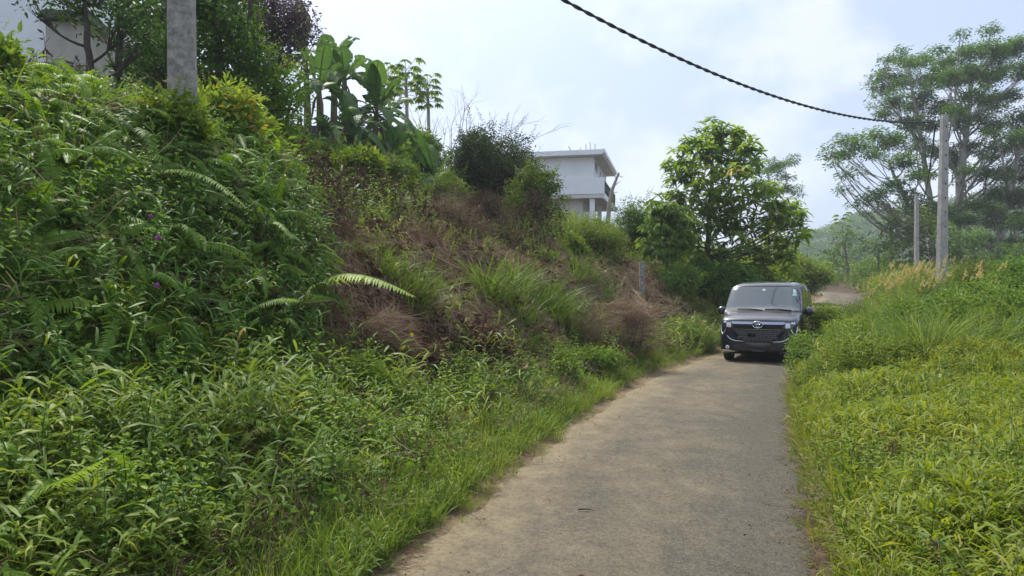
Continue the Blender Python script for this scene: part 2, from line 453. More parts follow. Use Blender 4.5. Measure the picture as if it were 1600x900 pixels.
def t_whorl(n=9, L=.3, W=.085):
    b = MB()
    for i in range(n):
        a = i * 2.4 + R.normal(0, .2); el = R.uniform(-.35, .75)
        d = unit([math.cos(a), math.sin(a), el]); l = L * R.uniform(.7, 1.15)
        s = np.linspace(0, 1, 5)[:, None]; dr = R.uniform(.25, .75)
        P = d * (l * s) - UP * l * dr * s ** 2.2
        side = unit([-math.sin(a), math.cos(a), R.normal(0, .15)])
        wv = np.array([.18, .7, 1, .8, .05]) * W * R.uniform(.8, 1.15) / 2
        m = P + UP * 0
        b.strip(m, wv, side, R.uniform(-.15, .12) + .18 * el)
    return b.arrays()
def t_feather(n=30, r=.5):
    b = MB()
    for _ in range(n):
        a = R.uniform(0, 2 * PI); q = r * math.sqrt(R.uniform(0, 1))
        p = np.array([q * math.cos(a), q * math.sin(a), R.normal(0, .13) - .12 * q * q])
        aa = a + R.normal(0, .8); d = unit([math.cos(aa), math.sin(aa), R.normal(-.1, .25)]); l = R.uniform(.13, .24)
        b.leaf(p, d, unit(UP + .4 * R.normal(size=3)), l, l * .42, .2, .1, R.uniform(-.15, .15))
    return b.arrays()
def t_cassava(n=6, L=.34):
    b = MB()
    for i in range(n):
        a = i * 2.4; d = unit([math.cos(a), math.sin(a), R.uniform(.1, .7)]); p = d * R.uniform(.12, .25)
        for k in range(7):
            aa = a + (k - 3) * .38; dd = unit([math.cos(aa), math.sin(aa), R.uniform(-.9, -.3)])
            l = L * R.uniform(.7, 1) * (1 - .12 * abs(k - 3))
            b.leaf(p, dd, UP, l, l * .2, .35, .1, R.uniform(-.15, .15))
        b.strip([[0, 0, 0], p], [.004, .003], [0, 0, 1], -.2)
    return b.arrays()

TP = dict(
    tuft=[t_tuft(12, .16, .005, .05, .7) for _ in range(4)],
    lance=[t_lance(.3, 13) for _ in range(7)],
    lanceL=[t_lance(.42, 13, .15, .0135) for _ in range(5)],
    blade=[t_tuft(9, .36, .0055, .06, .5, 4) for _ in range(5)],
    weed=[t_weed(.36, 7) for _ in range(5)],
    weedS=[t_weed(.2, 5, .05, .032) for _ in range(4)],
    weedL=[t_weed(.62, 11, .075, .038) for _ in range(5)],
    vine=[t_vine() for _ in range(5)],
    frond=[t_frond() for _ in range(8)],
    straw=[t_straw() for _ in range(6)],
    deadleaf=[t_deadleaf() for _ in range(5)],
    stalk=[t_stalk() for _ in range(6)],
    twigs=[t_twigs() for _ in range(5)],
    tallgrass=[t_tuft(48, .85, .010, .15, .9, 6) for _ in range(5)],
    cl=[t_cluster(16, .22, .10, .045) for _ in range(6)],
    clS=[t_cluster(22, .2, .055, .03) for _ in range(6)],
    clL=[t_cluster(16, .4, .2, .09) for _ in range(6)],
    clXL=[t_cluster(20, .8, .42, .22) for _ in range(6)],
    whorl=[t_whorl() for _ in range(7)],
    feather=[t_feather() for _ in range(6)],
    cassava=[t_cassava() for _ in range(4)],
    litter=[t_deadleaf(2, .05, .05) for _ in range(5)],
)
def spread(b, kind, P, rot, scale, tint):
    ts = TP[kind]; k = R.integers(0, len(ts), len(P))
    scale = np.asarray(scale, float)
    for i, t in enumerate(ts):
        m = k == i
        if m.any(): b.scatter(t, P[m], rot[m], scale[m], tint[m])

# ------------------------------------------------------------------ region sampling on the ground
def sample(n, d0, d1, px0=-250, px1=1850, power=.7):
    d = d0 * (d1 / d0) ** (R.uniform(0, 1, n) ** power)
    px = R.uniform(px0, px1, n)
    x = (px - 800) / F * d
    t = tlat(x, d)
    return x, d, -t - HW, t - HW
def patch(x, y, s=1.0, seed=0.0):
    return .5 + .25 * (np.sin(1.9 * s * x + 1.1 * s * y + seed) + np.sin(-1.2 * s * x + 2.3 * s * y + 2.1 * seed + 1) )

# ------------------------------------------------------------------ ground, road, hills
def grid_obj(name, X, Y, Z, mat, attrs=None):
    ny, nx = X.shape
    v = np.stack([X, Y, Z], -1).reshape(-1, 3)
    idx = np.arange(nx * ny).reshape(ny, nx)
    q = np.stack([idx[:-1, :-1], idx[:-1, 1:], idx[1:, 1:], idx[1:, :-1]], -1).reshape(-1, 4)
    b = MB(); b.add(v, q, .5)
    o = b.build(name, mat)
    for k, a in (attrs or {}).items():
        at_ = o.data.attributes.new(k, 'FLOAT', 'POINT'); at_.data.foreach_set('value', a.astype(np.float32).ravel())
    return o

def ground_material():
    m, nt, out = new_mat('soil')
    p = nt.nodes.new('ShaderNodeBsdfPrincipled'); p.inputs['Roughness'].default_value = .95; p.inputs['Specular IOR Level'].default_value = .15
    n1 = noise(nt, 1.3, 6, .6); n2 = noise(nt, 14, 6, .7)
    soil = ramp(nt, n1, [(.3, (.07, .05, .036)), (.5, (.12, .083, .06)), (.7, (.19, .135, .098))])
    soil = mixc(nt, n2, soil, (.05, .036, .026))
    a = nt.nodes.new('ShaderNodeAttribute'); a.attribute_name = 'sand'
    sand = ramp(nt, n2, [(.3, (.155, .118, .066)), (.7, (.235, .18, .104))])
    nt.links.new(mixc(nt, a.outputs['Fac'], soil, sand), p.inputs['Base Color'])
    b = nt.nodes.new('ShaderNodeBump'); b.inputs['Strength'].default_value = .8; b.inputs['Distance'].default_value = .03
    nt.links.new(noise(nt, 30, 6, .7), b.inputs['Height']); nt.links.new(b.outputs[0], p.inputs['Normal'])
    nt.links.new(p.outputs[0], out.inputs['Surface'])
    return m
soil = ground_material()
gx = np.concatenate([np.linspace(-150, -32, 40)[:-1], np.arange(-32, 46, .22), np.linspace(46.3, 420, 60)])
gy = np.concatenate([np.linspace(-30, -4, 20)[:-1], np.arange(-4, 62, .22), np.linspace(62.3, 420, 60)])
GX, GY = np.meshgrid(gx, gy)
GZ = hz(GX, GY)
tt = tlat(GX, GY)
sand = np.clip(1.3 - np.abs(-tt - HW) / .34, 0, 1) * .95 + np.clip(1 - np.abs(tt - HW) / .25, 0, 1) * .1
tag(grid_obj('ground', GX, GY, GZ, soil, {'sand': sand}), kind='structure')

def road_material():
    m, nt, out = new_mat('worn_asphalt')
    p = nt.nodes.new('ShaderNodeBsdfPrincipled'); p.inputs['Roughness'].default_value = .88; p.inputs['Specular IOR Level'].default_value = .3
    tc = nt.nodes.new('ShaderNodeTexCoord')
    mp = nt.nodes.new('ShaderNodeMapping'); mp.inputs['Rotation'].default_value = (0, 0, .33); mp.inputs['Scale'].default_value = (1.0, .8, 1)
    nt.links.new(tc.outputs['Object'], mp.inputs['Vector'])
    big = noise(nt, .75, 5, .6, vec=mp.outputs[0]); mid = noise(nt, 3.2, 6, .65, vec=mp.outputs[0]); fine = noise(nt, 75, 3, .7, vec=mp.outputs[0]); grit = noise(nt, 260, 2, .6, vec=mp.outputs[0])
    a = nt.nodes.new('ShaderNodeAttribute'); a.attribute_name = 'across'   # 0 = one edge, 1 = other
    edge = ramp(nt, a.outputs['Fac'], [(0, (1, 1, 1)), (.13, (.62, .62, .62)), (.3, (.40, .40, .40)), (.42, (.44, .44, .44)), (.6, (.40, .40, .40)), (.78, (.27, .27, .27)), (.93, (.0, .0, .0)), (1, (.0, .0, .0))])
    dust = math_n(nt, 'ADD', math_n(nt, 'MULTIPLY', big, .62), math_n(nt, 'MULTIPLY', mid, .50))
    dust = math_n(nt, 'ADD', dust, math_n(nt, 'MULTIPLY', fine, .25))
    dust = math_n(nt, 'ADD', dust, math_n(nt, 'SUBTRACT', edge, .66))
    f = ramp(nt, dust, [(.28, (.03, .03, .03)), (.50, (.42, .42, .42)), (.68, (.85, .85, .85)), (.85, (1, 1, 1))])
    asp = ramp(nt, fine, [(.3, (.046, .041, .033)), (.55, (.106, .094, .071)), (.75, (.18, .16, .122))])
    sandc = ramp(nt, mid, [(.3, (.18, .143, .085)), (.7, (.265, .213, .13))])
    c = mixc(nt, f, asp, sandc)
    coarse = noise(nt, 28, 4, .75, vec=mp.outputs[0])
    c = mixc(nt, .6, c, ramp(nt, grit, [(.35, (.35, .35, .35)), (.65, (1.35, 1.35, 1.35))]), 'MULTIPLY')
    c = mixc(nt, .7, c, ramp(nt, coarse, [(.34, (.5, .5, .5)), (.5, (1, 1, 1)), (.66, (1.2, 1.2, 1.2))]), 'MULTIPLY')
    nt.links.new(c, p.inputs['Base Color'])
    b = nt.nodes.new('ShaderNodeBump'); b.inputs['Strength'].default_value = .75; b.inputs['Distance'].default_value = .012
    h = math_n(nt, 'ADD', fine, math_n(nt, 'MULTIPLY', grit, .5))
    nt.links.new(h, b.inputs['Height']); nt.links.new(b.outputs[0], p.inputs['Normal'])
    nt.links.new(p.outputs[0], out.inputs['Surface'])
    return m
ry = np.concatenate([np.arange(-10, 62, .12), np.linspace(62.3, 130, 60)])
u = np.concatenate([[0, .02], np.linspace(.05, .95, 24), [.98, 1]])
U, YY = np.meshgrid(u, ry)
_rj = np.random.default_rng(3); sm = lambda a, k: np.convolve(np.pad(a, k, mode='edge'), np.ones(2 * k + 1) / (2 * k + 1), 'valid')
ragl = sm(_rj.normal(0, .16, len(ry)), 6) + sm(_rj.normal(0, .05, len(ry)), 1) - .12
ragr = sm(_rj.normal(0, .16, len(ry)), 6) + sm(_rj.normal(0, .05, len(ry)), 1) + .15
lat = (-HW + ragl)[:, None] * (1 - U) + (HW + ragr)[:, None] * U
s_ = slope_c(ry)[:, None]; nrm = np.sqrt(1 + s_ * s_)
XX = xc(ry)[:, None] + lat / nrm
YR = YY - lat * s_ / nrm * .0
ZZ = road_z(ry)[:, None] + .025 * (1 - (2 * U - 1) ** 2) + np.where((U <= 0) | (U >= 1), -.035, .0)
tag(grid_obj('road', XX, YR, ZZ, road_material(), {'across': U}), kind='structure')

# far hill across the valley
hx = np.linspace(-60, 400, 100); hy = np.linspace(150, 330, 40)
HX, HY = np.meshgrid(hx, hy)
def hill_z(x, y):
    top = np.interp(x, [-60, 40, 75, 100, 118, 140, 170, 230, 400], [2, 6, 13, 19, 25, 30, 36, 40, 44])
    return -3 + top * sstep(y, 155, 265) + 1.2 * np.sin(x * .11) * sstep(y, 180, 260) + .8 * np.sin(x * .23 + y * .1)
hillmat = solid('hill_scrub', (.06, .1, .035), .95, col2=(.035, .06, .02), scale=.08)
tag(grid_obj('hills', HX, HY, hill_z(HX, HY), hillmat), kind='structure')

# ------------------------------------------------------------------ ground cover (nobody could count it)
def stuff(name, mat, layers):
    b = MB()
    for (kind, P, rot, scl, tint) in layers: spread(b, kind, P, rot, scl, tint)
    return tag(b.build(name, M[mat]), kind='stuff')
def P3(x, y, dz=0.0): return np.stack([x, y, hz(x, y) + dz], 1)
def lay(kind, x, y, smin, smax, tint, tilt=.3, dz=0.0, lean=None, ts=.16):
    n = len(x)
    if n == 0: return (kind, np.zeros((0, 3)), np.zeros((0, 3, 3)), np.zeros(0), np.zeros(0))
    if lean is None: rot = rots(n, tilt)
    else:
        dh, sl = downhill(x, y); rot = lean_to(n, dh, np.clip(sl * lean, 0, 1.1), tilt)
    tn = tint + ts * R.normal(size=n) + .22 * (patch(x, y, .8, 3) - .5)
    tn = np.where(R.uniform(size=n) < .003, .97, np.minimum(tn, .96))
    return (kind, P3(x, y, dz), rot, R.uniform(smin, smax, n), np.where(tn > .965, tn, np.clip(tn, 0, .74)))

BR = lambda y: (y > 8.4) & (y < 23)                     # stretch where the bank was slashed
L_lance, L_weed, L_tuft, L_fern, L_vine, L_bweed, L_bgrass = [], [], [], [], [], [], []
R_lance, R_weed, R_tuft, R_tall = [], [], [], []
L_dry, L_dead, L_stalk, L_twig = [], [], [], []

# roadside edge, both sides: short tufts
x, y, tl, tr = sample(26000, 2.4, 40)
m = (tl > -.13) & (tl < .45 + .25 * patch(x, y, 2)) & (R.uniform(size=len(x)) < .3 + 2.2 * np.clip(tl, 0, 1))
L_tuft.append(lay('tuft', x[m], y[m], .5, 1.3, .62, .4))
m2 = (tl > -.1) & (tl < .3) & (R.uniform(size=len(x)) < .6)
L_dry.append(lay('straw', x[m2][:1300], y[m2][:1300], .1, .28, .7, .2, .01))
m = (tl > -.05) & (tl < .25) & (R.uniform(size=len(x)) < .25)
L_lance.append(lay('lance', x[m], y[m], .35, .7, .7, .6))
m = (tr > -.06) & (tr < .5) & (R.uniform(size=len(x)) < .45)
R_tuft.append(lay('tuft', x[m], y[m], .5, 1.2, .6, .6))
m = (tr > .0) & (tr < .3) & (R.uniform(size=len(x)) < .3)
R_lance.append(lay('lance', x[m], y[m], .4, .8, .55, .5))
m2 = (tr > -.2) & (tr < .15) & (R.uniform(size=len(x)) < .5)
L_dry.append(lay('straw', x[m2][:420], y[m2][:420], .1, .25, .5, .2))

# left verge
x, y, tl, tr = sample(84000, 2.4, 26)
f = foot(y); pt = patch(x, y, 1.6, 1)
inv = (tl > .06) & (tl < f + np.where(x > -.27 * y, .05, .35))
m = inv & (pt < .92) & (R.uniform(size=len(x)) < .95)
k = lay('lance', x[m], y[m], .6, 1.15, .6, .3)
L_lance.append((k[0], k[1], k[2], k[3] * (.6 + .8 * patch(x[m], y[m], 2.3, 7)) * np.clip(.55 + .45 * tl[m], .5, 1.4), k[4]))
m = inv & (tl > .6) & (patch(x, y, 2.6, 12) > .62) & (R.uniform(size=len(x)) < .16)
L_weed.append(lay('weedL', x[m], y[m], .6, 1.1, .58, .25))
m = inv & (tl > .5) & (R.uniform(size=len(x)) < .06)
L_lance.append(lay('lanceL', x[m], y[m], .8, 1.4, .62, .25))
m = inv & (tl > 1.2) & (patch(x, y, 2.0, 3) > .5) & (R.uniform(size=len(x)) < .16)
L_lance.append(lay('lanceL', x[m], y[m], 1.1, 1.8, .6, .2))
m = inv & (tl > .3) & (R.uniform(size=len(x)) < .05)
L_dry.append(lay('straw', x[m], y[m], .25, .6, .7, 1.0, .15))
m = inv & (pt >= .62) & (R.uniform(size=len(x)) < .42)
hh = np.clip(.4 + .5 * tl[m], .35, 1.15) * (.65 + .7 * patch(x[m], y[m], 2.1, 4))
k = lay('weed', x[m], y[m], .6, 1.35, .58, .25)
L_weed.append((k[0], k[1], k[2], k[3] * hh, k[4]))
m = inv & (R.uniform(size=len(x)) < .13)
k = lay('weedS', x[m], y[m], .8, 1.4, .62, .3); L_weed.append((k[0], k[1], k[2], k[3] * (.7 + .6 * np.clip(tl[m], 0, 1.2)), k[4]))
m = inv & (tl > .8) & (R.uniform(size=len(x)) < .03)
L_vine.append(lay('vine', x[m], y[m], .55, .9, .72, .3, .26))
m = inv & (R.uniform(size=len(x)) < .4)
L_tuft.append(lay('blade', x[m], y[m], .5, 1.1, .62, .5))
m = inv & (tl > .9) & (R.uniform(size=len(x)) < .05)
L_fern.append(lay('frond', x[m], y[m], .5, 1.0, .66, .4, .2))
m = inv & (tl > .4) & (R.uniform(size=len(x)) < .03)
L_vine.append(lay('vine', x[m], y[m], .5, .8, .75, .4, .2))
m = inv & (tl > .3) & (R.uniform(size=len(x)) < .018)
L_stalk.append(lay('stalk', x[m], y[m], .4, .75, .5, .4))

# fern-covered near bank, up to the poles and beyond
x, y, tl, tr = sample(40000, 3.2, 13, -500, 900)
f = foot(y); L = blen(y)
nb = (tl > f - .15) & (tl < f + L + 3.5) & (x < -.275 * y - .03 * np.sin(5 * y)) & ((y < 9.5) | (x < -.31 * y))
up = np.clip((tl - f) / L, 0, 1.2)
m = nb & (R.uniform(size=len(x)) < (.08 + .34 * np.clip(up, 0, 1)) * (.4 + 1.3 * patch(x, y, 1.4, 8)))
n = m.sum()
# each fern crown: four to six fronds fanning round, hanging downhill
for _ in range(3):
    L_fern.append(lay('frond', x[m], y[m], .55, 1.2, .58, .4, .27, .7))
m = nb & (R.uniform(size=len(x)) < .12)
L_vine.append(lay('vine', x[m], y[m], .6, 1.1, .5, .5, .28))
m = nb & (R.uniform(size=len(x)) < .09)
L_bweed.append(lay('weedL', x[m], y[m], .6, 1.2, .5, .3, -.02, .45))
m = nb & (R.uniform(size=len(x)) < .20)
L_bgrass.append(lay('lanceL', x[m], y[m], .8, 1.4, .45, .35, .0, .6))
m = nb & (up < .9) & (R.uniform(size=len(x)) < .02)
L_twig.append(lay('twigs', x[m], y[m], .6, 1.1, .5, .5, .05))
m = nb & (R.uniform(size=len(x)) < .03)
L_dry.append(lay('straw', x[m], y[m], .6, 1.1, .5, .9, .22))
m = nb & (up > .6) & (R.uniform(size=len(x)) < .04)
L_lance.append(lay('blade', x[m], y[m], 1.2, 2.0, .6, .4, .1))

# slashed, dried stretch of bank
x, y, tl, tr = sample(34000, 6.2, 24, 400, 1150, .9)
f = foot(y); L = blen(y)
db = (tl > f - .2) & (tl < f + L + .8) & (y > 6.2) & (x > -.285 * y)
n = len(x); pt = patch(x, y, 1.1, 5)
def lie(kind, m, s0, s1, tint, dz):
    xx, yy = x[m], y[m]; k = len(xx)
    gx_, gy_ = grad(xx, yy)
    nn = np.stack([-gx_, -gy_, np.ones(k)], 1); nn /= np.linalg.norm(nn, axis=1, keepdims=True)
    dwn = np.stack([-gx_, -gy_, -(gx_ ** 2 + gy_ ** 2)], 1) + 1e-6; dwn /= np.linalg.norm(dwn, axis=1, keepdims=True)
    sd = np.cross(nn, dwn); a = R.normal(0, .6, k)[:, None]
    d1 = dwn * np.cos(a) + sd * np.sin(a); d2 = np.cross(nn, d1)
    rot = np.stack([d1, d2, nn], 2)
    return (kind, P3(xx, yy, dz), rot, R.uniform(s0, s1, k), np.clip(tint + .14 * R.normal(size=k) + .3 * (patch(xx, yy, 1.3, 9) - .5), 0, 1))
lowr = tl < f + .62 * L + .5 * np.sin(1.7 * x + y)
m = db & (R.uniform(size=n) < np.where(lowr, .30, .12)) & (pt < .80) & ~((patch(x, y, 1.2, 11) > .62) & (R.uniform(size=n) < .8))
L_dry.append(lie('straw', m, .6, 1.15, .66, .12))
m = db & (R.uniform(size=n) < .2)
heap = patch(x, y, 1.2, 11) > .5
L_dead.append(lie('deadleaf', m & (R.uniform(size=n) < np.where(heap, .9, .25)), .8, 1.6, .5, .12))
m = db & (R.uniform(size=n) < .05)
L_dead.append(lay('frond', x[m], y[m], .5, 1.0, .55, .6, .1, 1.0))
m = db & (R.uniform(size=n) < .09) & ~lowr
L_stalk.append(lay('stalk', x[m], y[m], .7, 1.4, .45, .45))
m = db & (R.uniform(size=n) < np.where(lowr, .02, .07))
L_twig.append(lay('twigs', x[m], y[m], .5, 1.2, .7, .7))
m = db & (R.uniform(size=n) < .06)
L_dry.append(lay('straw', x[m], y[m], .5, .9, .55, .6, .14))
m = db & (R.uniform(size=n) < .12) & (pt > .55)
L_weed.append(lay('weed', x[m], y[m], .6, 1.3, .55, .3))
m = db & (tl > f + .62 * L) & (R.uniform(size=n) < .25) & (patch(x, y, 1.5, 2) > .42)
L_weed.append(lay('weedL', x[m], y[m], .5, 1.0, .55, .3))
m = db & (R.uniform(size=n) < .12) & (patch(x, y, 1.9, 6) > .55)
L_tuft.append(lay('blade', x[m], y[m], .8, 1.7, .62, .4))
m = db & (R.uniform(size=n) < .10) & (patch(x, y, 1.3, 15) > .66)
L_vine.append(lay('vine', x[m], y[m], .6, 1.1, .65, .4, .12))
m = db & (R.uniform(size=n) < .08) & (pt > .45)
L_lance.append(lay('lanceL', x[m], y[m], .7, 1.3, .6, .3))
m = db & (tl < f + .15) & (R.uniform(size=n) < .25)
L_weed.append(lay('weed', x[m], y[m], .7, 1.2, .6, .3))

# upper slope and terrace
x, y, tl, tr = sample(30000, 8, 50, -300, 1250, .8)
f = foot(y); L = blen(y)
ut = (tl > f + L * np.where(x < -1.2, .72, 1.0) + .2) & (tl < 20) & ~((y < 8.6))
n = len(x)
m = ut & (R.uniform(size=n) < .22)
k = lay('weedL', x[m], y[m], .8, 1.4, .55, .3); L_weed.append((k[0], k[1], k[2], k[3] * np.interp(y[m], [20, 26], [1, .6]), k[4]))
m = ut & (R.uniform(size=n) < .25)
k = lay('lanceL', x[m], y[m], 1.0, 1.8, .6, .3); L_bgrass.append((k[0], k[1], k[2], k[3] * np.interp(y[m], [20, 26], [1, .5]), k[4]))
m = ut & (R.uniform(size=n) < .05)
L_stalk.append(lay('stalk', x[m], y[m], .8, 1.5, .5, .3))
# bank beyond the slashed stretch, by the vehicle and on
m = (tl > .1) & (tl <= f + L + .3) & ((y > 21.5) | ((y > 18) & (tl > 3.4)) )
mm = m & (R.uniform(size=n) < .5)
L_weed.append(lay('weedL', x[mm], y[mm], .8, 1.35, .5, .3))
mm = (tl > .1) & (y > 16) & (tl < np.where(y > 21, 2.0, .8)) & (R.uniform(size=n) < .9)
L_lance.append(lay('lanceL', x[mm], y[mm], .9, 1.7, .62, .3))

# right verge, near: sunny grass
x, y, tl, tr = sample(66000, 2.4, 13.5, 900, 2050, .85)
n = len(x); pt = patch(x, y, 1.7, 4); rv = (tr > .08)
m = rv & (tr < 9) & (R.uniform(size=n) < .17)
k = lay('blade', x[m], y[m], .6, 1.15, .66, .4)
R_tuft.append((k[0], k[1], k[2], k[3] * (.55 + .9 * patch(x[m], y[m], 1.6, 5)), k[4]))
m = rv & (tr < 9) & (R.uniform(size=n) < .06)
L_tuft.append(lay('blade', x[m], y[m], .6, 1.1, .9, .5))
m = rv & (tr > .25) & (tr < 9) & (R.uniform(size=n) < .035) & (pt > .35)
R_weed.append(lay('weedL', x[m], y[m], .5, .95, .6, .3))
m = rv & (tr < 9) & (R.uniform(size=n) < .72)
k = lay('lance', x[m], y[m], .75, 1.3, .62, .3)
g = np.clip(.5 + .9 * tr[m], .5, 1.0) * (.6 + .8 * patch(x[m], y[m], 1.4, 2))
R_lance.append((k[0], k[1], k[2], k[3] * g, k[4]))
m = rv & (tr < 9) & (R.uniform(size=n) < .07 + .2 * (pt > .72))
R_weed.append(lay('weed', x[m], y[m], .55, 1.1, .62, .3))
m = rv & (R.uniform(size=n) < .22)
R_tuft.append(lay('tuft', x[m], y[m], .9, 1.7, .55, .5))
m = rv & (tr > .2) & (R.uniform(size=n) < .05)
R_lance.append(lay('lanceL', x[m], y[m], .7, 1.15, .66, .3))
m = rv & (tr > .5) & (R.uniform(size=n) < .012)
R_tall.append(lay('tallgrass', x[m], y[m], .35, .6, .72, .3))
m = rv & (tr < 9) & (R.uniform(size=n) < .06)
L_dry.append(lay('straw', x[m], y[m], .2, .5, .8, .9, .14))
m = rv & (tr < 9) & (patch(x, y, 2.2, 9) > .66) & (R.uniform(size=n) < .10)
R_weed.append(lay('weedS', x[m], y[m], .9, 1.6, .6, .3, .05))
m = rv & (tr > .3) & (R.uniform(size=n) < .03)
L_stalk.append(lay('stalk', x[m], y[m], .3, .6, .75, .4))
m = rv & (tr > 1.0) & (tr < 5) & (R.uniform(size=n) < .018)
L_vine.append(lay('vine', x[m], y[m], .5, .9, .8, .4, .22))
# right verge, farther: shoulder-high weeds and grass
x, y, tl, tr = sample(34000, 10, 34, 1150, 2000, 1.0)
n = len(x); pt = patch(x, y, 1.0, 6); rv = (tr > .18) & (tr < 14)
hf = np.clip(.55 + .5 * tr, .5, 1.0)
m = rv & (R.uniform(size=n) < .42)
k = lay('weedL', x[m], y[m], .5, 1.25, .5, .3); R_weed.append((k[0], k[1], k[2], k[3] * hf[m] * (.45 + .8 * pt[m]), k[4]))
m = rv & (R.uniform(size=n) < .33)
k = lay('lanceL', x[m], y[m], .9, 1.6, .55, .3); R_lance.append((k[0], k[1], k[2], k[3] * hf[m] * (.45 + .8 * pt[m]), k[4]))
m = rv & (tr > .8) & (R.uniform(size=n) < .04)
R_tall.append(lay('tallgrass', x[m], y[m], .7, 1.2, .6, .3))
# far ground both sides of the road
x, y, tl, tr = sample(9000, 30, 75, 700, 1900, 1.0)
m = ((tr > .3) | (tl > .4)) & (R.uniform(size=len(x)) < .6)
R_weed.append(lay('weedL', x[m], y[m], 1.2, 2.2, .5, .3))
m = ((tr > .3) | (tl > .4)) & (R.uniform(size=len(x)) < .5)
R_lance.append(lay('lanceL', x[m], y[m], 1.5, 2.6, .55, .3))

stuff('verge_grass', 'lance', L_lance + L_tuft)
stuff('verge_weeds', 'weed', L_weed)
stuff('fern_cover', 'fern', L_fern)
stuff('creeper_cover', 'bank', L_vine)
stuff('bank_undergrowth', 'bank', L_bweed + L_bgrass)
stuff('sunny_grass', 'lush', R_lance + R_tuft)
stuff('roadside_weeds', 'bright', R_weed)
stuff('long_grass', 'tall', R_tall)
x, y, tl, tr = sample(5200, 2.4, 22, 300, 1350, 1.0)
m = (tr < -.03) & (tl < -.03) & (R.uniform(size=len(x)) < np.clip(.6 * np.exp(-np.minimum(-tl, -tr) / .16) + .02, 0, 1))
k = lay('litter', x[m], y[m], .2, .6, .8, .3); k[1][:, 2] = road_z(y[m]) + .028
L_dead.append(k)
k = lay('straw', x[m][::3], y[m][::3], .08, .22, .65, .2); k[1][:, 2] = road_z(y[m][::3]) + .028
L_dry.append(k)
stuff('fallen_leaves', 'deadleaf', L_dead)
stuff('dry_straw', 'dry', L_dry)
stuff('dry_undergrowth', 'stalk', L_stalk + L_twig)

# ------------------------------------------------------------------ trees, bushes, plants: each a thing
def curve_pts(a, b, bow, k=6):
    a = np.asarray(a, float); b = np.asarray(b, float)
    s = np.linspace(0, 1, k)[:, None]
    return a + (b - a) * s + np.asarray(bow) * (4 * s * (1 - s))
def pad_points(c, rx, rz, n):
    d = R.normal(size=(n, 3)); d /= np.linalg.norm(d, axis=1, keepdims=True)
    return np.asarray(c) + d * (R.uniform(0, 1, n) ** .45)[:, None] * np.array([rx, rx, rz])
def pad_tree(name, label, cat, base, trunk, tr, pads, kind, dens, scl, leaf, bark, group=None, tilt=.35, limb=.35, twigs=4, tint=.5, drop=.45, limbr=None, yellow=0.0):
    base = np.asarray(base, float); trunk = np.asarray(trunk, float)
    g = root(name, base, label, cat, group)
    k = len(trunk); b = MB()
    sI = np.linspace(0, k - 1, 5 * k); T = np.stack([np.interp(sI, np.arange(k), trunk[:, j]) for j in range(3)], 1)
    T[1:-1] += R.normal(0, tr * .12, (len(T) - 2, 3))
    rad = np.linspace(tr, tr * .35, len(T)); rad[:3] *= [1.35, 1.15, 1.05]
    b.tube(T, rad, 8)
    c = MB()
    for (pc, rx, rz) in pads:
        pc = np.asarray(pc, float)
        hd = np.linalg.norm(pc[:2] - T[:, :2], axis=1)
        want = pc[2] - drop * hd - rz * .4
        i = int(np.argmin(np.abs(T[:, 2] - want) + .15 * hd)); i = max(i, len(T) // 4)
        r0 = limbr if limbr else rad[i] * limb
        far = np.linalg.norm(pc - T[i])
        P = curve_pts(T[i], pc - UP * rz * .5, [*R.normal(0, .05 * far, 2), -.07 * far], 7)
        b.tube(P, np.linspace(r0, max(r0 * .3, .006), 7), 5)
        for _ in range(twigs):
            e = pad_points(pc, rx * .8, rz * .6, 1)[0]; st = P[R.integers(3, 6)]
            b.tube(curve_pts(st, e, R.normal(0, .06 * rx, 3), 4), np.linspace(r0 * .4, r0 * .12, 4), 4)
        n = max(3, int(dens * rx * rx))
        Q = pad_points(pc, rx, rz, n)
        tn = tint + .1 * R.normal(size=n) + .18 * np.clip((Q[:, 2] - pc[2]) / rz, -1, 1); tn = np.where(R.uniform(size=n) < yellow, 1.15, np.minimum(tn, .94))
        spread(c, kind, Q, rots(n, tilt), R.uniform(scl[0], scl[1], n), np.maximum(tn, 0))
    b.build('trunk', M[bark], g, base)
    c.build('crown', M[leaf], g, base, smooth=True)
    return g
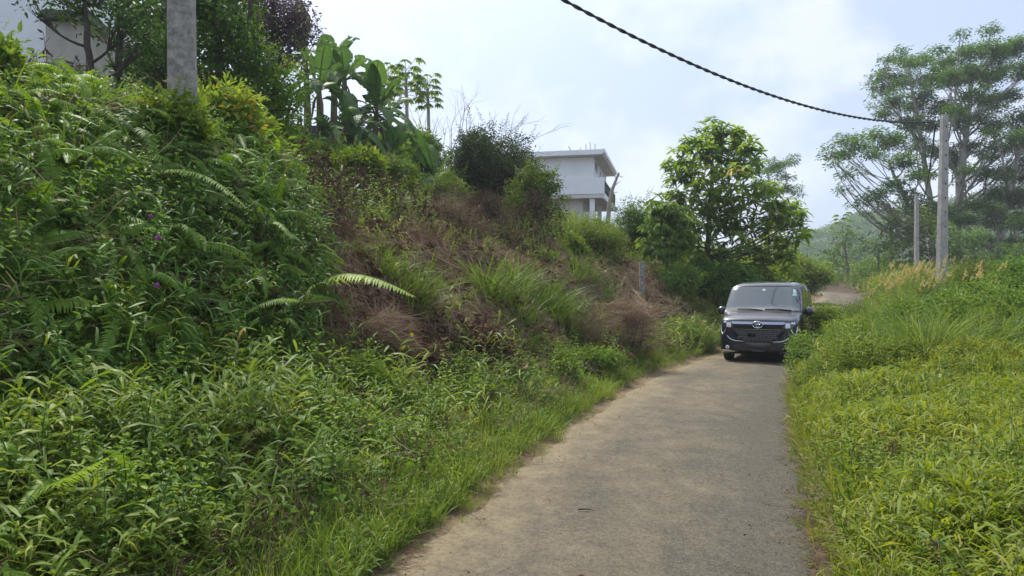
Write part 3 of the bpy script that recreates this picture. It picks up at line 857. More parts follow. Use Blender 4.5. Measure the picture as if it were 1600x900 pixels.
def bush(name, label, cat, base, rad, lobes, kind, n, scl, leaf, group=None, bark='darkbark', tint=.5, stems=6, lift=.0, flat=False, tilt=.6):
    base = np.asarray(base, float); rad = np.asarray(rad, float)
    g = root(name, base, label, cat, group)
    b = MB(); c = MB()
    ctr = base + UP * (rad[2] * .9 + lift)
    per = n // lobes
    for i in range(lobes):
        d = R.normal(size=3); d /= np.linalg.norm(d); d[2] = abs(d[2]) * .95 - .35; q_ = R.uniform(.3, .85)
        lc = ctr + d * rad * q_; lr = rad * (.62 - .40 * q_) * R.uniform(.8, 1.35, 3)
        dd = R.normal(size=(per, 3)); dd /= np.linalg.norm(dd, axis=1, keepdims=True)
        Q = lc + dd * (R.uniform(0, 1, per) ** .4)[:, None] * lr
        Q = Q[Q[:, 2] > base[2] - .2]; k = len(Q)
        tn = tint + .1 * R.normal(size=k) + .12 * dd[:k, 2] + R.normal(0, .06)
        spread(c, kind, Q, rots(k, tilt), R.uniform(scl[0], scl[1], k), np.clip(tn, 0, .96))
        if i < stems:
            st = base + np.array([*R.normal(0, .12 * rad[0], 2), -.1])
            b.tube(curve_pts(st, lc, R.normal(0, .08 * rad[2], 3), 6), np.linspace(.03, .008, 6) * max(.5, rad[2]), 5)
    if kind in ('cl', 'clS'):
        k = int(16 * max(1, rad[0])); dd = R.normal(size=(k, 3)); dd[:, 2] = np.abs(dd[:, 2]) * 1.2; dd /= np.linalg.norm(dd, axis=1, keepdims=True)
        Q = ctr + dd * rad * R.uniform(.55, .9, (k, 1)); hd = dd[:, :2] / (np.linalg.norm(dd[:, :2], axis=1, keepdims=True) + 1e-6)
        spread(c, 'weedL', Q, lean_to(k, hd, R.uniform(.1, .8, k), .2), np.clip(R.uniform(.35, .75, k) * rad[2], .25, 1.1), np.clip(tint + .12 + .1 * R.normal(size=k), 0, .95))
    b.build('stem', M[bark], g, base); c.build('foliage', M[leaf], g, base)
    return g

# --- ferns with fronds one can pick out
def fern_plant(label, base, fronds, leaf='fern', tint=.5):
    """fronds: list of (polyline, pinna length, pairs)"""
    base = np.asarray(base, float)
    g = root('fern', base, label, 'fern', 'ferns on the roadside bank')
    for (P, pl, n, t) in fronds:
        P = np.asarray(P); ln_ = np.linalg.norm(np.diff(P, axis=0), axis=1).sum()
        b = MB(); frond_into(b, P, n, pl, min(pl * .16, ln_ / n * .8), t, .35)
        b.build('frond', M[leaf], g, base)
    return g
def bez(a, b, c, k=9):
    a, b, c = (np.asarray(v, float) for v in (a, b, c)); s = np.linspace(0, 1, k)[:, None]
    return a * (1 - s) ** 2 + 2 * b * s * (1 - s) + c * s * s
def fan(base, L, n, az0=0, az1=2 * PI, rise=(.5, 1.1), pl=.13, t=.5):
    out = []
    for i in range(n):
        az = az0 + (az1 - az0) * (i + .5) / n + R.normal(0, .15)
        l = L * R.uniform(.75, 1.15)
        out.append((np.asarray(base) + arc(l, R.uniform(*rise), R.uniform(.7, 1.15), az, 9), l * pl, int(30), t + R.normal(0, .06)))
    return out
# big pale frond arching over the slashed slope
g0 = at(470, 470, 8.0)
fern_plant('fern with one long pale frond arching out over the brown slashed slope', at(480, 462, 7.6),
           [(bez(at(478, 460, 7.6), at(530, 395, 7.5), at(646, 462, 7.2)), .24, 40, .82)] + fan(at(478, 462, 7.6), .6, 4, 2.2, 4.6))
fern_plant('fern at the bank foot reaching a broad light green frond over verge grass', at(-40, 800, 3.45),
           [(bez(at(-45, 800, 3.45), at(60, 770, 3.35), at(165, 716, 3.3)), .15, 40, .8),
            (bez(at(-20, 790, 3.5), at(10, 680, 3.5), at(60, 745, 3.4)), .12, 34, .7)] + fan(at(-40, 800, 3.45), .6, 4, 1.0, 3.2))
fern_plant('yellow green drooping fern near the bank top, below the thick concrete pole', at(250, 285, 6.9),
           [(bez(at(225, 275, 6.8), at(310, 240, 6.7), at(385, 325, 6.5)), .13, 38, .72)] + fan(at(250, 285, 6.9), .5, 3, 3, 5.5))
fern_plant('arching fern beneath the purple flowers on the fern-covered bank', at(205, 405, 5.9),
           [(bez(at(165, 385, 5.8), at(200, 350, 5.7), at(228, 440, 5.5)), .12, 32, .7),
            (bez(at(190, 390, 5.8), at(215, 385, 5.6), at(215, 480, 5.4)), .11, 32, .6)] + fan(at(205, 405, 5.9), .45, 3, 3, 6))
fern_plant('fern spreading two feathery fronds beside the brown slope, under the long pale frond', at(440, 505, 6.7),
           [(bez(at(470, 470, 6.7), at(425, 455, 6.5), at(375, 495, 6.3)), .12, 34, .66),
            (bez(at(430, 520, 6.6), at(370, 480, 6.4), at(330, 540, 6.2)), .12, 34, .74)] + fan(at(440, 505, 6.7), .4, 3, 3, 6))
fern_plant('dark fern hanging straight down in the shaded hollow of the bank', at(262, 490, 5.6),
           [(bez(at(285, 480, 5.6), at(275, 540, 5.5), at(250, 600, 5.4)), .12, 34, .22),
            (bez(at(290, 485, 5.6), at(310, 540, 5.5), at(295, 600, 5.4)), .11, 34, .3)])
fern_plant('upright fern clump at the shaded foot of the bank, beside the picture edge', at(20, 655, 4.3),
           fan(at(10, 660, 4.3), .55, 6, 3.6, 6.8, (.8, 1.4), .14, .45))
fern_plant('brown-tipped fern lying low among the verge grass under the bank', at(400, 665, 4.9),
           [(bez(at(430, 670, 4.9), at(380, 635, 4.8), at(330, 660, 4.7)), .11, 34, .80),
            (bez(at(420, 675, 4.9), at(400, 650, 4.7), at(375, 695, 4.6)), .1, 30, .93)] + fan(at(410, 675, 4.9), .35, 3, 3, 6))
fern_plant('fern tuft on the crest of the bank in front of the white building', at(110, 125, 7.2),
           fan(at(110, 130, 7.2), .6, 7, 0, 6.28, (.5, 1.0), .13, .55))
fern_plant('pale fern with pendant fronds high on the bank beside the picture edge', at(20, 330, 5.7),
           [(bez(at(15, 300, 5.7), at(60, 285, 5.6), at(95, 345, 5.4)), .13, 34, .7),
            (bez(at(0, 300, 5.7), at(30, 330, 5.5), at(42, 385, 5.3)), .13, 34, .62)] + fan(at(20, 320, 5.7), .5, 3, 3, 6))

# --- flowers and yellow leaves
def flower(px, py, d, r, label):
    c = at(px, py, d); g = root('purple_flower', c, label, 'flower', 'purple flowers on the bank'); b = MB(); s = MB()
    for i in range(5):
        a = i * 2 * PI / 5; dd = unit([math.cos(a), -.5, math.sin(a)])
        b.leaf(c, dd, [0, -1, .2], r, r * .85, .2, .15, R.uniform(.2, .8))
    s.tube([c + [0, .12, -.12], c + [0, .05, -.02], c], [.003] * 3, 4)
    b.build('petals', M['flower'], g, c); s.build('stem', M['bank'], g, c)
flower(248, 373, 5.6, .032, 'brightest purple flower, open among the leaves of the bank')
flower(246, 446, 5.35, .026, 'dull purple flower lower down on the bank, over the dark hollow')
flower(236, 338, 5.8, .022, 'small dark purple flower above the other two on the bank')
def yleaf(px, py, d, s, label):
    c = at(px, py, d); b = MB()
    b.leaf(c, [.5, -.4, -.75], [.1, -1, .3], s, s * .8, .2, .12, .5)
    b.strip([c, c + [-.03, .05, .09]], [.002, .002], [1, 0, 0], .2)
    o = b.build('yellowed_leaf', M['yellowleaf'], None, c)
    tag(o, label, 'leaf', 'yellowed leaves in the verge')
yleaf(488, 640, 6.2, .10, 'large lemon yellow leaf hanging in the verge below the brown slope')
yleaf(326, 808, 4.6, .06, 'yellow leaf low in the grass, near the bottom edge of the photo')
yleaf(642, 520, 7.6, .05, 'small yellow leaf lying on the brown straw of the slope')

# --- tall grass clumps on the slashed slope
def clump(px, py, w, h, label, n=9, leaf='tall', kind='tallgrass', name='grass_clump', cat='grass clump', group='tall grass clumps on the slope'):
    p = ground_at(px, py, 5); d = p[1]
    b = MB(); W = w / F * d / 2; H = h / F * d
    P = np.stack([p[0] + R.uniform(-W, W, n), p[1] + R.uniform(-W, W, n) * .7, np.zeros(n)], 1); P[:, 2] = hz(P[:, 0], P[:, 1]) - .03
    spread(b, kind, P, rots(n, .18), R.uniform(.85, 1.15, n) * H / .8, np.clip(.42 + .14 * R.normal(size=n), 0, .9))
    return tag(b.build(name, M[leaf], None, p), label, cat, group)
clump(610, 478, 90, 95, 'bright grass clump just behind the long pale fern frond', 14)
clump(560, 440, 50, 60, 'short grass clump beside the base of the pale fern frond', 8)
clump(785, 500, 70, 100, 'tall grass clump in the middle of the slope, below the dark dried stalks', 12)
clump(850, 510, 95, 85, 'broadest grass clump on the slope, left of the paler brush', 18)
clump(800, 535, 60, 55, 'low grass clump between bare soil and straw, lowest on the slope', 8)
clump(925, 462, 70, 55, 'yellow green grass clump high on the slope below the small leafy saplings', 12)
clump(690, 300, 90, 60, 'pale grass clump on the terrace before the dark round bush', 12)
clump(960, 535, 60, 30, 'short fresh grass clump at the foot of the slope towards the minivan', 7)
clump(1075, 535, 80, 50, 'grass clump on the road edge beside the minivan', 12)
clump(1100, 548, 40, 36, 'small grass clump by the minivan wheel', 6)

# --- bushes and saplings, slope and terrace
def bb(px, py, d, name, label, w, h, lobes, kind, n, scl, leaf, group=None, sink=.15, **kw):
    """bush whose visible foot is near pixel (px,py) at distance d; w,h in pixels"""
    x = (px - 800) / F * d
    base = np.array([x, d, float(hz(x, d)) - sink])
    W = w / F * d / 2
    top = EYE + (450 - (py - h)) / F * d
    H = max(.3, top - base[2]) / 2 * 1.12; W *= 1.1
    return bush(name, label, 'brush heap' if name == 'brush_heap' else 'bush', base, (W, W * .9, H), lobes, kind, n, scl, leaf, group, **kw)
bb(775, 300, 23, 'round_bush', 'dark rounded bush with dense small leaves on the terrace, against the sky', 150, 118, 24, 'cl', 3200, (.55, .9), 'round', tint=.55)
bb(738, 250, 25, 'round_bush', 'smaller dark bush behind the dense round one, at the bare tree', 70, 62, 8, 'clS', 500, (.8, 1.2), 'round', tint=.4)
bb(836, 320, 20.5, 'leafy_bush', 'mid green bush in front of the white house wall', 96, 76, 13, 'cl', 700, (.5, .8), 'olive', tint=.42)
bb(612, 330, 17, 'feathery_bush', 'upright light green feathery bush below the banana plants', 88, 98, 10, 'clS', 800, (.6, 1.0), 'bright', tint=.45)
bb(545, 320, 15.5, 'leafy_bush', 'broad-leaved yellow green bush under the largest banana plant', 90, 105, 9, 'cl', 420, (.9, 1.4), 'bright', tint=.55)
bb(470, 310, 12.5, 'leafy_bush', 'glossy mid green bush where the ferny bank meets the banana plants', 100, 95, 9, 'cl', 420, (.8, 1.3), 'bank', tint=.7)
bb(900, 400, 21, 'creeper_mound', 'olive mound of creepers below the white house', 160, 62, 14, 'clS', 1400, (.7, 1.1), 'olive', tint=.5)
bb(950, 388, 25, 'creeper_mound', 'yellowish creeper mound sloping down towards the sapling', 100, 42, 10, 'clS', 800, (.8, 1.2), 'olive', tint=.62)
bb(985, 420, 24, 'leafy_sapling', 'loose dark green sapling beside the white house balcony', 74, 125, 9, 'clS', 380, (.8, 1.3), 'weed', tint=.3)
bb(895, 425, 17.5, 'leafy_sapling', 'slim bright sapling in front of the creeper mound', 42, 70, 5, 'cl', 70, (.6, 1.0), 'bright', tint=.6)
bb(850, 440, 16.5, 'leafy_sapling', 'low lime green sapling amid dark dried stalks', 40, 50, 5, 'cl', 60, (.6, .9), 'bright', tint=.55)
bb(1055, 500, 22, 'leafy_bush', 'mid green bush behind the concrete fence post', 130, 90, 12, 'clS', 1000, (.9, 1.4), 'weed', tint=.45)
bb(1170, 470, 27, 'leafy_bush', 'green bush filling the gap between the large-leaved tree and the minivan roof', 110, 70, 10, 'cl', 560, (.9, 1.4), 'weed', tint=.6)
bb(1120, 480, 24, 'leafy_bush', 'dark shaded bush under the large-leaved tree, behind the minivan', 120, 90, 12, 'cl', 700, (.8, 1.3), 'bank', tint=.4)
bb(1195, 455, 30, 'leafy_bush', 'yellow green bush beyond the minivan roof', 110, 60, 10, 'cl', 600, (1., 1.6), 'bright', tint=.6)
bb(1250, 455, 36, 'leafy_bush', 'bright bush at the road bend past the minivan', 80, 62, 9, 'cl', 420, (1.1, 1.8), 'bright', tint=.66)
bb(918, 578, 12.3, 'leafy_bush', 'low dark green bush at the foot of the brown slope, by the verge', 110, 34, 9, 'clS', 500, (.6, 1.0), 'weed', tint=.5)
bb(880, 580, 10.8, 'leafy_bush', 'small spreading bush beneath the straw, next to the low dark green one', 60, 30, 6, 'clS', 240, (.6, .9), 'weed', tint=.55)
bb(545, 640, 7.2, 'leafy_bush', 'pale leafy bush where the verge meets the straw slope', 110, 85, 8, 'cl', 240, (.5, .8), 'weed', tint=.55)
bb(340, 200, 9.2, 'leafy_bush', 'light green bush wrapping the foot of the large concrete pole', 120, 80, 8, 'cl', 330, (.7, 1.1), 'weed', tint=.7)
bb(270, 190, 7.6, 'leafy_bush', 'bright young shrub in front of the large concrete pole', 90, 62, 7, 'cl', 240, (.6, .9), 'bright', tint=.5)
bb(380, 250, 10.5, 'leafy_bush', 'lush shrub on the bank crest below the purple-leaved tree', 130, 75, 9, 'cl', 420, (.7, 1.2), 'weed', tint=.65)
bb(-8, 120, 7.0, 'leafy_bush', 'leafy shrub overhanging the bank top in front of the white building', 70, 80, 8, 'cl', 260, (.6, 1.0), 'weed', tint=.6)
bb(650, 260, 24.5, 'leafy_bush', 'mid green bush hiding the wall of the grey-roofed house', 90, 62, 9, 'cl', 420, (.9, 1.4), 'weed', tint=.5)
bb(590, 262, 23.5, 'leafy_bush', 'dark leafy bush under the banana leaves, in front of the grey-roofed house', 80, 56, 8, 'cl', 380, (.9, 1.4), 'bank', tint=.5)
bb(505, 270, 18.5, 'leafy_bush', 'shaded bush at the feet of the banana stems', 110, 60, 9, 'cl', 420, (.8, 1.3), 'bank', tint=.42)
bb(695, 330, 19.5, 'leafy_bush', 'grassy-leaved bush between the feathery bush and the dark round one', 90, 70, 9, 'clS', 600, (.8, 1.2), 'bright', tint=.4)
bb(760, 365, 17.5, 'dry_bush', 'dead brown brush standing in the middle of the slope crest', 120, 70, 9, 'twigs', 160, (.5, .9), 'stalk', bark='darkbark', tint=.6, tilt=.9)
bb(835, 370, 18.0, 'dry_bush', 'dark dried weed stalks below the mid green bush', 70, 75, 7, 'stalk', 130, (.5, .8), 'stalk', bark='darkbark', tint=.3, tilt=.5)
for a_ in ((700, 345, 14.6, 'heap of bleached dead brush on the slope crest, behind the cut branches', 110, 40, 'twigs', 90, (.5, .9), 'dry', .55),
           (655, 575, 8.6, 'reddish brown heap of dead leaves low on the slope, under the straw', 90, 46, 'deadleaf', 120, (.6, 1.1), 'deadleaf', .6),
           (735, 560, 9.8, 'dark brown dead leaf heap in the middle of the slope foot', 110, 70, 'deadleaf', 150, (.6, 1.1), 'deadleaf', .4),
           (595, 560, 8.2, 'slumped heap of tan straw below the long pale fern frond', 90, 80, 'straw', 80, (.35, .6), 'dry', .65),
           (985, 515, 14.5, 'wide pinkish straw heap below the concrete fence post', 130, 60, 'straw', 110, (.5, .8), 'dry', .62),
           (905, 520, 13.2, 'heap of dried creeper stems right of the broadest grass clump', 70, 50, 'twigs', 60, (.4, .7), 'dry', .5)):
    bb(a_[0], a_[1], a_[2], 'brush_heap', a_[3], a_[4], a_[5], 7, a_[6], a_[7], a_[8], a_[9], 'heaps of dead brush on the slope', bark='darkbark', tint=a_[10], tilt=.9)
# right side
bb(1300, 540, 16.6, 'roadside_bush', 'weedy bush at the road edge beside the minivan flank', 80, 70, 8, 'clS', 520, (.7, 1.0), 'bright', 'bushes along the sunny verge', tint=.5)
bb(1335, 520, 19.0, 'roadside_bush', 'ragged bush in front of the far stretch of road', 80, 52, 8, 'clS', 520, (.8, 1.2), 'olive', 'bushes along the sunny verge', tint=.6)
bb(1262, 565, 14.2, 'roadside_bush', 'dark leafy roadside bush hiding one wheel of the minivan', 80, 52, 8, 'clS', 520, (.6, .95), 'weed', 'bushes along the sunny verge', tint=.5)
bb(1335, 560, 14.5, 'roadside_bush', 'low green bush beside the one that hides the minivan wheel', 110, 62, 9, 'clS', 620, (.6, 1.0), 'weed', 'bushes along the sunny verge', tint=.6)
bb(1425, 555, 14, 'roadside_bush', 'leafy verge bush in front of the utility pole', 120, 92, 9, 'clS', 620, (.6, 1.0), 'bright', 'bushes along the sunny verge', tint=.4)
bb(1530, 545, 13, 'roadside_bush', 'dark hollow-centred bush among the golden grass heads, past the utility pole', 170, 112, 11, 'clS', 900, (.7, 1.1), 'weed', 'bushes along the sunny verge', tint=.42)
bb(1520, 480, 20, 'roadside_bush', 'taller yellow green bush behind the utility pole', 130, 76, 10, 'clS', 900, (.8, 1.2), 'olive', 'bushes along the sunny verge', tint=.55)
bb(1600, 490, 18, 'roadside_bush', 'tall dark bush at the edge of the photo under the feathery trees', 130, 96, 10, 'clS', 900, (.8, 1.2), 'bank', 'bushes along the sunny verge', tint=.5)

# --- golden grass plumes round the utility pole
def plume_clump(px, d, w, n, hmin, hmax, label):
    p = on_ground(px, d); g = root('plume_grass', p, label, 'plume grass', 'golden plume grass by the utility pole'); b = MB(); c = MB()
    W = w / F * d / 2
    for _ in range(n):
        q = p + [R.uniform(-W, W), R.uniform(-W, W), 0]; q[2] = hz(q[0], q[1])
        h = R.uniform(hmin, hmax); ln = R.uniform(-.05, .3)
        s = np.linspace(0, 1, 6)[:, None]
        P = q + UP * h * s + np.array([1, R.normal(0, .3), 0]) * ln * h * s ** 2.2
        c.strip(P, np.linspace(.004, .002, 6), [0.7, .7, 0], .1)
        e = P[-1]; tg = unit(P[-1] - P[-2]); L = R.uniform(.14, .26)
        for k in range(34):
            u_ = R.uniform(0, 1); pp = e + tg * L * (u_ - .3) + np.array([.5, 0, -.3]) * L * .25 * u_ * u_
            dd = unit(tg + .45 * R.normal(size=3)); l = .055 * R.uniform(.6, 1.3) * (1.2 - .6 * u_)
            b.leaf(pp, dd, rnd_dir(), l, l * .3, .1, .1, R.uniform(.1, .9))
    m_ = n * 1
    Q = np.stack([p[0] + R.uniform(-W, W, m_), p[1] + R.uniform(-W, W, m_), np.zeros(m_)], 1); Q[:, 2] = hz(Q[:, 0], Q[:, 1])
    spread(c, 'tallgrass', Q, rots(m_, .2), R.uniform(.7, 1.1, m_), np.clip(.55 + .12 * R.normal(size=m_), 0, .9))
    b.build('plumes', M['plume'], g, p); c.build('blades', M['tall'], g, p)
plume_clump(1418, 21, 80, 90, 1.1, 1.65, 'densest golden plume grass, leaning towards the utility pole')
plume_clump(1372, 20, 50, 30, .95, 1.4, 'thin golden plume grass nearer the road bend')
plume_clump(1455, 19.0, 30, 16, .9, 1.3, 'golden plume grass in front of the utility pole foot')
plume_clump(1545, 17.5, 90, 14, .9, 1.4, 'scattered golden plumes under the feathery trees past the pole')
plume_clump(1500, 14.5, 110, 9, .7, 1.1, 'few pale grass plumes standing in the verge bushes')

# --- banana plants
def banana(px, d, h, nleaf, label, L=1.9, seed=0, lean=0.0, tint=.5):
    base = on_ground(px, d) - [0, 0, .1]
    g = root('banana_plant', base, label, 'banana plant', 'banana plants on the terrace')
    top = base + np.array([lean * h, 0, h]); s = MB()
    P = curve_pts(base, top, [.04, 0, 0], 7); s.tube(P, np.linspace(.15, .07, 7), 9)
    s.build('pseudostem', M['bananastem'], g, base)
    for i in range(nleaf):
        az = i * 2.45 + seed + R.normal(0, .2)
        up = R.uniform(.6, 1.3) if i < nleaf * .5 else R.uniform(.15, .65)
        l = L * R.uniform(.8, 1.1); o = np.array([math.cos(az), math.sin(az), 0])
        k = 15; t = np.linspace(0, 1, k)[:, None]
        spread_ = .42 + .5 * (1 - min(up, 1.2) / 1.2)
        mid = top - UP * .05 + o * (l * spread_ * t ** 1.1) + UP * l * (up * t - (.48 + .42 * max(0, 1.3 - up)) * t ** 2.4)
        T = np.gradient(mid, axis=0); T /= np.linalg.norm(T, axis=1, keepdims=True)
        S = np.cross(T, UP); S /= np.maximum(np.linalg.norm(S, axis=1, keepdims=True), 1e-6)
        N_ = np.cross(S, T)
        b = MB(); tt_ = tint + R.normal(0, .12)
        u_ = t[:, 0]; wid = .27 * np.clip((u_ - .14) / .2, 0, 1) ** .6 * np.clip((1.01 - u_) / .5, 0, 1) ** .7 * L / 1.9
        b.tube(mid, np.linspace(.022, .006, k), 4, min(tt_ + .4, .95))
        for sg in (-1, 1):
            droop = R.uniform(.1, .5); hang = 0
            for j in range(2, k - 1):
                if R.uniform() < .35: hang = R.uniform(-.2, .6)
                gap = .12 if R.uniform() < .3 else 0.0
                a0, a1 = mid[j], mid[j + 1] * (1 - gap) + mid[j] * gap
                dn = lambda jj: (S[jj] * sg + N_[jj] * (.28 - droop - hang)) / math.sqrt(1 + (.28 - droop - hang) ** 2)
                sw = T[j] * wid[j] * .35
                b.add([a0, a1, a1 + dn(j) * wid[j + 1] * (1 - gap) + sw, a0 + dn(j) * wid[j] + sw], [[0, 1, 2, 3]],
                      [tt_ + .1, tt_ + .1, tt_ - .03 + R.normal(0, .03), tt_ - .03])
        b.build('leaf', M['banana'], g, base)
    # dead leaves hanging round the stem
    b = MB()
    for i in range(3):
        az = R.uniform(0, 2 * PI); o = np.array([math.cos(az), math.sin(az), 0]); l = R.uniform(.5, 1.0)
        t = np.linspace(0, 1, 7)[:, None]; mid = top - UP * .15 + o * (.28 * t ** .5) - UP * l * t ** 1.5
        b.strip(mid, np.array([.015, .03, .04, .05, .04, .03, .01]), unit([-o[1], o[0], .2]) , R.uniform(.2, .7))
    b.build('dead_leaves', M['dry'], g, base)
for args in ((498, 20, 2.3, 10, 'banana plant with a pale stem, nearest the dark leafy tree', 1.7, .3),
             (535, 21.5, 2.8, 13, 'tallest banana plant with broad upright leaves, in the middle of the grove', 1.9, 1.4, .02),
             (600, 22.5, 2.3, 10, 'banana plant standing between the tallest one and the papayas', 1.8, 3.4, .05),
             (572, 21, 2.4, 13, 'banana plant whose long ragged leaf stretches out over the grey roof', 1.9, 2.2, .12),
             (480, 22.5, 3.2, 11, 'banana plant partly behind the dark leafy tree', 1.8, 4.0, -.02),
             (553, 20.2, 1.7, 9, 'mid-height banana plant in front of the tallest one', 1.6, 5.0, .0),
             (518, 22.8, 3.0, 11, 'banana plant rearmost in the grove, leaves standing against the sky', 1.7, .8, .02),
             (522, 19.6, 1.4, 8, 'low banana plant at the front of the grove with drooping leaves', 1.5, 2.9, .0),
             (616, 20, 1.5, 9, 'short banana plant in front of the grey-roofed house', 1.35, .9),
             (680, 20.5, 1.4, 8, 'young banana plant with one upright leaf, beside the dark round bush', 1.4, 1.3)): banana(*args)

# --- bare tree and papayas on the skyline
def bare_tree(base, h, label):
    g = root('bare_tree', base, label, 'tree'); b = MB()
    def grow(p, d, l, r, dep):
        e = p + d * l; P = curve_pts(p, e, R.normal(0, .05 * l, 3), 5)
        b.tube(P, np.linspace(r, r * .62, 5), 5)
        if dep == 0: return
        for _ in range(2 if dep > 1 else R.integers(2, 4)):
            nd = unit(d + .6 * R.normal(size=3) * [1, 1, .5] + UP * .08); grow(P[R.integers(3, 5)], nd, l * R.uniform(.62, .85), r * .55, dep - 1)
        if dep > 2: grow(P[2], unit(d + .6 * R.normal(size=3) + UP * .2), l * .7, r * .45, dep - 2)
    for a in (-.75, -.2, .3, .8, 1.3):
        grow(np.asarray(base), unit([a, R.normal(0, .25), 1.0]), h * .33, .045, 4)
    b.build('branches', M['twig'], g, base)
bare_tree(on_ground(712, 27), 5.2, 'leafless pale tree with fine branches against the sky')
def papaya(base, h, r, label, n=24, group='papaya trees on the skyline'):
    base = np.asarray(base, float); g = root('papaya_tree', base, label, 'papaya tree', group); b = MB(); c = MB()
    top = base + UP * h; b.tube(curve_pts(base, top, [.06, 0, 0], 6), np.linspace(.1, .06, 6), 7)
    for i in range(n):
        a = i * 2.4; el = .9 - 1.4 * i / n; d = unit([math.cos(a), math.sin(a), el]); l = r * R.uniform(.6, .9)
        sh = UP * r * (.5 - 1.5 * i / n); e = top + d * l + sh; b.tube(curve_pts(top + sh - UP * .1, e, UP * .06, 4), [.015, .012, .01, .008], 4)
        for k in range(9):
            aa = a + (k - 4) * .5; dd = unit([math.cos(aa), math.sin(aa), -.35]); ll = r * .62 * (1 - .08 * abs(k - 4)) * R.uniform(.8, 1.1)
            c.leaf(e, dd, UP, ll, ll * .42, .3, .1, .5 + R.uniform(-.2, .2))
    b.build('trunk', M['palebark'], g, base); c.build('crown', M['weed'], g, base)
def on_sky(px, pyt, d, base_sink=0):
    p = on_ground(px, d); return p, EYE + (450 - pyt) / F * d - p[2]
p, h = on_sky(634, 122, 30); papaya(p, h, .75, 'taller papaya tree rising behind the banana plants')
p, h = on_sky(668, 138, 31); papaya(p, h, .6, 'smaller papaya tree between the banana plants and the bare tree')
p, h = on_sky(607, 125, 33); papaya(p, h, .7, 'papaya tree half hidden behind the banana leaves')
p, h = on_sky(1316, 347, 75); papaya(p, h, 1.0, 'thin papaya-like tree far off beside the hazy hill', 14, None)

# --- large-leaved tree by the minivan
def px_pads(lst, d, jit, rel=.75, scale=1.0):
    out = []
    for (x_, y_, r_) in lst:
        dd = d + R.uniform(-jit, jit); out.append((at(x_, y_, dd), r_ / F * dd * scale, r_ / F * dd * rel * scale))
    return out
def tb(px, d): return on_ground(px, d) - [0, 0, .1]
bl = [(1110, 205, 26), (1085, 222, 24), (1065, 245, 20), (1130, 212, 24), (1155, 222, 26), (1178, 232, 20), (1050, 262, 16), (1062, 270, 22), (1100, 240, 30), (1130, 250, 30), (1160, 255, 26),
      (1075, 265, 24), (1145, 275, 26), (1180, 262, 18), (1110, 275, 22), (1045, 300, 20), (1070, 310, 26), (1095, 325, 26), (1120, 315, 28), (1150, 310, 28), (1180, 300, 22), (1200, 290, 20), (1205, 320, 24), (1235, 330, 22),
      (1255, 335, 14), (1060, 345, 26), (1090, 360, 28), (1125, 350, 28), (1160, 345, 28), (1190, 350, 26), (1220, 352, 22), (1075, 385, 22), (1110, 390, 24), (1145, 385, 26), (1180, 385, 22), (1160, 410, 22), (1210, 375, 18), (1025, 345, 22), (1035, 375, 22), (1060, 410, 24), (1090, 415, 26), (1130, 415, 26), (1190, 405, 24), (1220, 400, 22), (1240, 370, 20), (1250, 350, 18), (1100, 300, 26), (1140, 330, 26), (1045, 330, 22), (1215, 340, 22), (1080, 430, 24), (1120, 435, 24), (1160, 430, 22)]
b0 = tb(1108, 25)
pad_tree('large_leaved_tree', 'large-leaved tree with drooping whorled leaves and a few yellow ones, beside the minivan', 'tree', b0,
         [b0, at(1106, 400, 25), at(1109, 330, 25), at(1112, 270, 25), at(1112, 225, 25)], .12, px_pads(bl, 25, 1.3, .9), 'whorl', 64, (.9, 1.4), 'whorl', 'darkbark', tilt=.35, limb=.3, twigs=3, yellow=.007)
# yellowing leaves of that tree are its own tint; the drooping shrub by the post
b1 = tb(1040, 22)
pad_tree('drooping_tree', 'young tree with hanging hand-shaped leaves behind the fence post', 'tree', b1, [b1, at(1042, 420, 22), at(1040, 330, 22)], .045,
         px_pads([(1025, 330, 18), (1045, 325, 20), (1020, 355, 18), (1045, 355, 22), (1062, 375, 20), (1020, 385, 18), (1040, 390, 20), (1070, 345, 16)], 22, .35, .9), 'cassava', 110, (.7, 1.0), 'weed', 'bark', limb=.4, twigs=2, tint=.55)
# --- dark thicket of trees on the near bank crest
def ctree(name, label, px, d, trunkpts, r, pads, kind, dens, scl, leaf, bark='darkbark', jit=.6, **kw):
    b_ = tb(px, d)
    return pad_tree(name, label, 'tree', b_, [b_] + [at(a, c, d) for a, c in trunkpts], r, px_pads(pads, d, jit, .85), kind, dens, scl, leaf, bark, 'trees on the bank crest', **kw)
ctree('vine_hung_tree', 'dark crooked tree hung with bare vines before the white building', 150, 11, [(142, 120), (135, 40), (125, -60)], .075,
      [(120, 5, 40), (75, -30, 50), (160, -20, 50), (200, 30, 32), (215, 75, 26), (60, 15, 22)], 'cl', 110, (.7, 1.1), 'dark', twigs=14, limb=.5, tint=.4)
ctree('vine_hung_tree', 'dark thin-stemmed tree tangled with creepers next to the large pole', 190, 11.6, [(186, 100), (188, 30), (195, -60)], .07,
      [(185, 20, 36), (225, 0, 42), (150, 45, 20), (240, 45, 36), (215, 110, 32), (230, 140, 28), (180, 95, 20)], 'cl', 90, (.7, 1.1), 'dark', twigs=11, limb=.5, tint=.42)
ctree('leafy_tree', 'dark leafy tree just behind the large concrete pole', 345, 12.2, [(345, 120), (338, 40), (330, -60)], .10,
      [(325, 20, 45), (365, 40, 40), (345, 80, 36), (310, 70, 34), (385, 90, 34), (330, 120, 32), (370, 135, 30), (250, 95, 38), (235, 60, 34), (300, -10, 50), (360, -20, 50), (310, 140, 30)], 'cl', 130, (.8, 1.3), 'dark', limb=.35, tint=.5)
